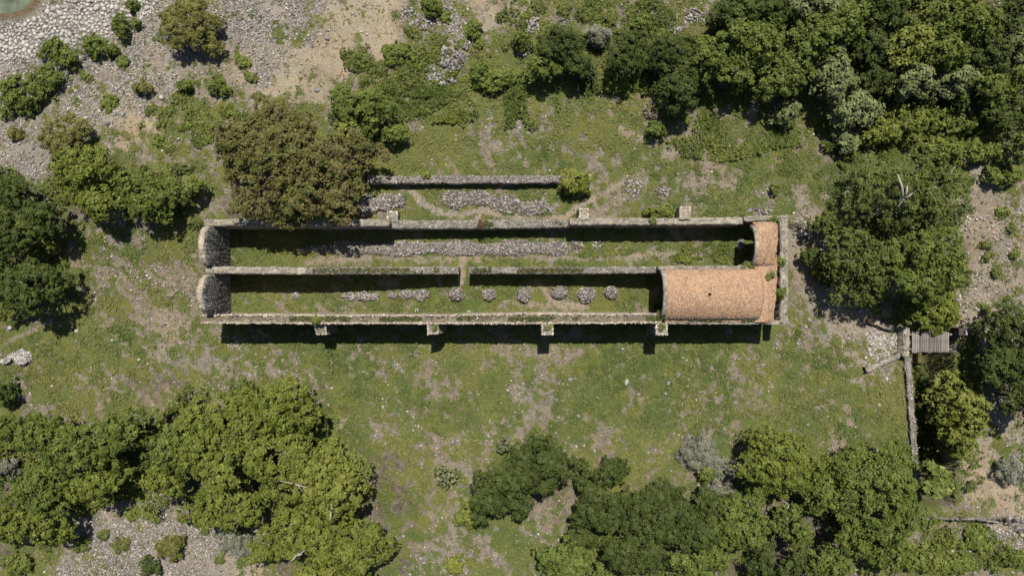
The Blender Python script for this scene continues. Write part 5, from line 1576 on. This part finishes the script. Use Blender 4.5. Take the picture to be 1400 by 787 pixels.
# the little dry weed on the edge of the north wall
g = W(658, 309, 1.85)
t = thing("dry_weed", "rust brown dry weed on the lip of the lowered north wall", "weed", g)
me, _ = crown_mesh("foliage", 0.14, 0.3, 0.5, 0, 'clump', np.random.default_rng(4))
for k_, a_ in enumerate([me.attributes["tint"]]):
    n_ = len(me.vertices)
    c_ = np.ones((n_, 4), np.float32); c_[:, :3] = np.array([0.13, 0.08, 0.045]) * np.repeat(np.random.default_rng(2).uniform(0.6, 1.3, (n_ // 3, 1)), 3, 0)
    a_.data.foreach_set("color", c_.ravel())
obj("foliage", me, M_WEED, t)
bm = bmesh.new(); tube(bm, [(0, 0, -0.25), (0, 0, 0.35)], [0.03, 0.015], 5)
obj("stem", bm_mesh("stem", bm), M_BARK, t)

# plants rooted in the masonry: things of their own
def wall_plant(px, py, z, rx, ry, h, label, sp='weed'):
    c = W(px, py, z)
    t = thing("wall_plant", label, "plant", c)
    me, _ = crown_mesh("foliage", rx * 0.042, ry * 0.042, h * 0.55, 0, 'clump' if sp == 'weed' else sp, np.random.default_rng(int(px * 3 + py)))
    obj("foliage", me, M_OAK, t)
    bm = bmesh.new(); tube(bm, [(0, 0, -0.2), (0, 0, h * 0.5)], [0.04, 0.02], 5)
    obj("stem", bm_mesh("stem", bm), M_BARK, t)
wall_plant(1067, 399, 3.0, 7, 11, 0.6, "largest green shrub rooted between the side roof and the east wall", 'mid')
wall_plant(1066, 357, 3.0, 5, 6, 0.4, "small green shrub on the side roof's edge by the east wall", 'mid')
wall_plant(1052, 377, 3.45, 6, 6, 0.22, "low sprawling weed in the middle of the orange side roof")
wall_plant(1043, 352, 3.75, 3, 4, 0.15, "tiny weed on the orange side roof above the sprawling one")
wall_plant(1041, 431, 3.3, 4, 5, 0.25, "small weed at the lower corner between vault and side roof")
wall_plant(1058, 301, 3.1, 8, 3, 0.2, "thin strip of weeds at the top of the side roof")
wall_plant(905, 429, 3.45, 4, 6, 0.3, "green weed tuft on the wall below the vault mouth", 'mid')
wall_plant(1013, 299, 2.3, 7, 5, 0.5, "dark plants in the gap of the north wall by the side roof", 'dark')
wall_plant(1022, 364, 3.4, 10, 4, 0.3, "weeds on the narrow wall beside the brick vault")
wall_plant(892, 302, 2.8, 5, 4, 0.3, "weed growing through a crack in the north wall top")
wall_plant(432, 437, 3.4, 8, 5, 0.3, "weeds sprouting where the broken pale buttress meets the wall")
wall_plant(593, 446, 3.1, 4, 7, 0.2, "grass on the head of the crumbled triangular buttress")
wall_plant(748.5, 449, 3.2, 5, 5, 0.15, "grass on top of the square buttress")
wall_plant(904, 448, 3.3, 3.5, 4, 0.12, "grass on the buttress under the vault mouth")

# ------------------------------------------------------------------ ground cover
def weeds():
    rg = np.random.default_rng(77)
    n = 330000
    px = rg.uniform(-25, 1425, n); py = rg.uniform(-25, 812, n)
    pos = ground_pts(px, py)
    soil, green, st, dr, pm = cover(pos[:, 0], pos[:, 1])
    tuft = fbm(pos[:, 0], pos[:, 1], 0.55, 3, 81)
    # nothing grows on top of the walls' footprint
    keep = rg.random(n) < np.clip(green ** 1.2 * (0.35 + 0.9 * sstep(0.35, 0.6, tuft)), 0, 1) * 0.55 + 0.015 * (1 - pm)
    x, y = pos[:, 0], pos[:, 1]
    wallz = np.zeros(n, bool)
    for yy in (YN, YM, YS):
        wallz |= (np.abs(y - yy) < 0.36) & (x > XW) & (x < XE) & ~((np.abs(x - wx(634, 1)) < 0.3) & (np.abs(y - YM) < 0.4))
    wallz |= (x > XV0) & (x < XE) & (y < YM + 0.2) & (y > YS)
    wallz |= (x > XU) & (x < XE) & (y < YN) & (y > YS)
    keep &= ~wallz
    pos = pos[keep]; green = green[keep]; tuft = tuft[keep]
    m = len(pos)
    per = 5
    hgt = 0.03 + 0.12 * sstep(0.42, 0.75, tuft) * green
    c = np.repeat(pos, per, 0); hh = np.repeat(hgt, per)
    c = c + rg.normal(size=c.shape) * np.array([0.07, 0.07, 0]) + np.stack([hh * 0, hh * 0, 0.02 + hh * rg.uniform(0.2, 1.0, len(hh))], -1)
    nn = np.array([0, 0, 1.0]) + rg.normal(size=c.shape) * 0.34
    sc = rg.uniform(0.6, 1.4, len(c))
    hue = fbm(c[:, 0], c[:, 1], 3.6, 4, 91, 0.6)[:, None]; hue2 = fbm(c[:, 0], c[:, 1], 0.7, 3, 92)[:, None]
    h = np.clip((hue - 0.5) * 3.4 + 0.5 + (hue2 - 0.5) * 0.9, 0, 1)
    col = np.array([0.084, 0.114, 0.024]) * (1 - h) + np.array([0.165, 0.174, 0.042]) * h
    drym = rg.random(len(c)) < 0.045
    col[drym] = np.array([0.26, 0.21, 0.12])
    col = col * rg.uniform(0.85, 1.16, (len(c), 1))
    v, f = leaf_quads(c, nn, 0.105 * sc, 0.07 * sc, rg)
    o = obj("ground_weeds", mesh_np("ground_weeds", v, f, np.repeat(col, 3, 0)), M_WEED)
    tag(o, "low leafy weeds and grass covering the uneven turf", None, None, "stuff")
    print("weed leaves", len(c))
weeds()

def wall_grass():
    """grass in the hollow top of the broad south wall and along the stony middle walls"""
    rg = np.random.default_rng(78)
    out = []
    for (x0, x1, yy, z, hw, n, th) in ((280, 900, 435.6, 3.32, 3.6, 9000, 0.47), (430, 626, 369.5, 2.9, 4.4, 1600, 0.44), (645, 890, 369.5, 2.45, 4.4, 2200, 0.44), (560, 770, 306.5, 1.92, 5, 1800, 0.5), (920, 1040, 437.5, 3.44, 1.6, 500, 0.5)):
        px = rg.uniform(x0, x1, n); py = yy + rg.normal(0, hw * 0.42, n)
        k = (CAM_Z - z) / FPX
        x = (px - 700) * k; y = (393.5 - py) * k
        keep = fbm(x, y * 0.3, 1.4, 3, 95) > th
        if x0 == 430: zz = np.interp(px, [420, 500, 560, 627], [3.3, 3.1, 2.75, 2.45])
        else: zz = np.full(n, z)
        out.append(np.stack([x, y, zz + rg.uniform(0, 0.08, n)], -1)[keep])
    c = np.concatenate(out)
    nn = np.array([0, 0, 0.8]) + rg.normal(size=c.shape) * 0.6
    sc = rg.uniform(0.6, 1.4, len(c))
    col = np.where(rg.random((len(c), 1)) < 0.25, np.array([[0.2, 0.16, 0.08]]), np.array([[0.075, 0.095, 0.026]])) * rg.uniform(0.6, 1.3, (len(c), 1))
    v, f = leaf_quads(c, nn, 0.14 * sc, 0.07 * sc, rg)
    tag(obj("wall_grass", mesh_np("wall_grass", v, f, np.repeat(col, 3, 0)), M_WEED), "grass and small weeds rooted along the ruin's wall tops", None, None, "stuff")
wall_grass()

def straw():
    rg = np.random.default_rng(79)
    n = 60000
    px = rg.uniform(-10, 1410, n); py = rg.uniform(-10, 797, n)
    pos = ground_pts(px, py)
    soil, green, st, dr, pm = cover(pos[:, 0], pos[:, 1])
    cl = fbm(pos[:, 0], pos[:, 1], 0.8, 3, 97)
    keep = (rg.random(n) < dr * (1 - green) * (1 - 0.7 * pm) * sstep(0.4, 0.62, cl) * 0.9)
    inside = (px > 270) & (px < 1085) & (py > 290) & (py < 450)
    pos = pos[keep & ~inside]
    m = len(pos)
    a = rg.uniform(0, 6.28, m)
    nn = np.stack([rg.normal(size=m) * 0.4, rg.normal(size=m) * 0.4, np.ones(m)], -1)
    pos[:, 2] += rg.uniform(0.02, 0.12, m)
    v, f = leaf_quads(pos, nn, rg.uniform(0.15, 0.42, m), rg.uniform(0.025, 0.05, m), rg)
    col = np.array([[0.33, 0.265, 0.165]]) * rg.uniform(0.5, 1.45, (m, 1))
    tag(obj("dry_grass", mesh_np("dry_grass", v, f, np.repeat(col, 3, 0)), M_WEED), "dry straw and dead stalks lying on the bare ground", None, None, "stuff")
straw()

def gravel():
    rg = np.random.default_rng(80)
    n = 420000
    px = rg.uniform(-15, 1415, n); py = rg.uniform(-15, 802, n)
    pos = ground_pts(px, py)
    soil, green, st, dr, pm = cover(pos[:, 0], pos[:, 1])
    cl = fbm(pos[:, 0], pos[:, 1], 2.0, 4, 98, 0.65)
    keep = rg.random(n) < np.clip(st ** 1.6 * (1 - green) ** 0.7 * (0.1 + 1.4 * sstep(0.43, 0.6, cl)), 0, 1) * 0.75 + 0.0012
    inside = (px > 270) & (px < 1085) & (py > 292) & (py < 445)
    keep &= ~inside
    pos = pos[keep]
    m = len(pos)
    sz = 0.035 + 0.095 * rg.random(m) ** 2.8
    pos[:, 2] += sz * 0.15
    tag(obj("gravel", stones_mesh("gravel", pos, sz, rg, np.concatenate([PAL_GREY, PAL_GREY, PAL_RUB]) * np.array([1.05, 1.03, 1.0]), OCTA, jit=0.25), M_STONE), "loose grey stones and gravel on the bare slopes", None, None, "stuff")
    print("gravel", m)
gravel()

def undergrowth():
    """leafy tangle under and between the trees, knee to waist high"""
    rg = np.random.default_rng(83)
    # px, py, half-width, half-height, height in metres, cover
    Z_ = [(1120, 60, 170, 70, 2.3, 1.0), (1290, 110, 130, 80, 2.1, 1.0), (1210, 165, 60, 35, 0.8, 1.0), (1260, 215, 130, 40, 0.8, 0.9), (870, 85, 130, 45, 0.7, 0.9), (1150, 725, 140, 65, 0.6, 0.5),
          (900, 730, 130, 55, 0.5, 0.4), (320, 620, 170, 95, 1.7, 0.9), (90, 640, 120, 70, 1.5, 0.8), (180, 262, 110, 40, 0.7, 0.9), (20, 340, 60, 110, 0.9, 0.9), (1230, 330, 90, 120, 0.6, 0.5),
          (560, 90, 110, 50, 0.4, 0.5), (270, 165, 80, 45, 0.35, 0.45), (640, 140, 130, 40, 0.4, 0.6), (800, 30, 130, 40, 0.4, 0.5), (1000, 170, 130, 50, 0.35, 0.6), (1325, 570, 26, 110, 0.7, 0.7), (1320, 750, 70, 35, 0.5, 0.7),
          (510, 150, 60, 40, 0.5, 0.7), (150, 70, 50, 20, 0.25, 0.2), (968, 346, 48, 16, 0.26, 0.95), (850, 350, 60, 10, 0.15, 0.5), (880, 420, 30, 10, 0.2, 0.8)]
    P_, C_, N_ = [], [], []
    for a, b, rx, ry, h, cv in Z_:
        n = int(rx * ry * 2.2 * cv)
        th = rg.uniform(0, 6.283, n); r = np.sqrt(rg.random(n)) * (1 + 0.15 * np.sin(3 * th + a) + 0.1 * np.sin(5 * th + b))
        pos = ground_pts(a + r * rx * np.cos(th), b + r * ry * np.sin(th))
        f = fbm(pos[:, 0], pos[:, 1], 1.5, 4, a * 0.01, 0.6); f2 = fbm(pos[:, 0], pos[:, 1], 0.7, 2, 12)
        keep = (f > 0.58 - 0.2 * cv + 0.1 * r ** 3) & ~((h > 0.3) & (pos[:, 0] > XW - 0.6) & (pos[:, 0] < XE + 0.6) & (pos[:, 1] > YS - 0.8) & (pos[:, 1] < YN + 1.0))
        pos, f, f2 = pos[keep], f[keep], f2[keep]
        m = len(pos)
        pos[:, 2] += h * sstep(0.38, 0.75, 0.5 * f + 0.5 * f2) * rg.uniform(0.75, 1.05, m) + 0.04
        t = np.clip((fbm(pos[:, 0], pos[:, 1], 2.4, 3, 14) - 0.5) * 3 + 0.5, 0, 1)[:, None]
        C_.append((np.array([0.07, 0.092, 0.02]) * (1 - t) + np.array([0.125, 0.142, 0.032]) * t) * rg.uniform(0.7, 1.3, (m, 1)))
        P_.append(pos); N_.append(np.array([0, 0, 0.9]) + rg.normal(size=(m, 3)) * 0.5)
    P_ = np.concatenate(P_); C_ = np.concatenate(C_); N_ = np.concatenate(N_)
    sc = rg.uniform(0.7, 1.3, len(P_))
    v, f = leaf_quads(P_, N_, 0.18 * sc, 0.12 * sc, rg)
    print("undergrowth", len(P_))
    tag(obj("undergrowth", mesh_np("undergrowth", v, f, np.repeat(C_, 3, 0)), M_OAK), "leafy tangle of vines and weeds beneath and between the trees", None, None, "stuff")
undergrowth()

# weed clumps one can count on the bare slopes
CL = [(600, 55), (575, 88), (520, 92), (560, 42), (612, 104), (610, 22), (655, 60), (500, 84), (628, 62), (230, 152), (222, 167), (252, 172), (312, 152), (342, 105), (352, 132), (376, 142),
      (216, 192), (282, 190), (232, 202), (722, 22), (746, 42), (772, 14), (802, 22), (832, 26), (902, 44), (736, 8), (692, 62), (590, 118), (560, 112), (628, 128), (330, 84), (268, 168), (205, 150),
      (300, 172), (245, 132), (530, 66), (1372, 290), (1385, 310), (1350, 335), (1362, 372), (1352, 350), (1388, 345), (1345, 420), (150, 140), (118, 105), (470, 170),
      (140, 730), (165, 745), (110, 745), (280, 725), (182, 700), (300, 765), (120, 700), (205, 705), (60, 745)]
LAND = [(258, 32, "the large feathery olive bush"), (86, 187, "the feathery bush above the left trees"), (654, 96, "the small round bush by the rubble slope"),
        (590, 8, "the low dark bush at the top edge"), (400, 190, "the big brown green tree"), (765, 62, "the largest tree of the upper hedge line"),
        (230, 748, "the round olive bush on the lower gravel"), (1382, 445, "the dark dense tree level with the bridge")]
ORD = "first second third fourth fifth sixth seventh eighth ninth tenth eleventh twelfth thirteenth fourteenth fifteenth".split()
own = {}
for x, y in CL:
    d, k = min((math.hypot(x - l[0], y - l[1]), q) for q, l in enumerate(LAND))
    own.setdefault(k, []).append((d, x, y))
rg = np.random.default_rng(12)
for k, lst in own.items():
    lst.sort()
    for i, (d, x, y) in enumerate(lst):
        plant(x, y, rg.uniform(6, 15), rg.uniform(4, 9), rg.uniform(0.16, 0.34), 'clump' if i % 3 else 'weed', "low green weed clump, %s nearest to %s" % (ORD[i], LAND[k][2]),
              "weed_clump", "weed clump", rg.uniform(-0.8, 0.8), "weed clumps on the bare slopes", limbs=0.2)

print("leaves", LEAF_TOTAL[0])
tri = 0
for o in bpy.data.objects:
    if o.type == 'MESH': tri += sum(1 for _ in range(0)) + len(o.data.loops) - 2 * len(o.data.polygons)
print("triangles", tri)
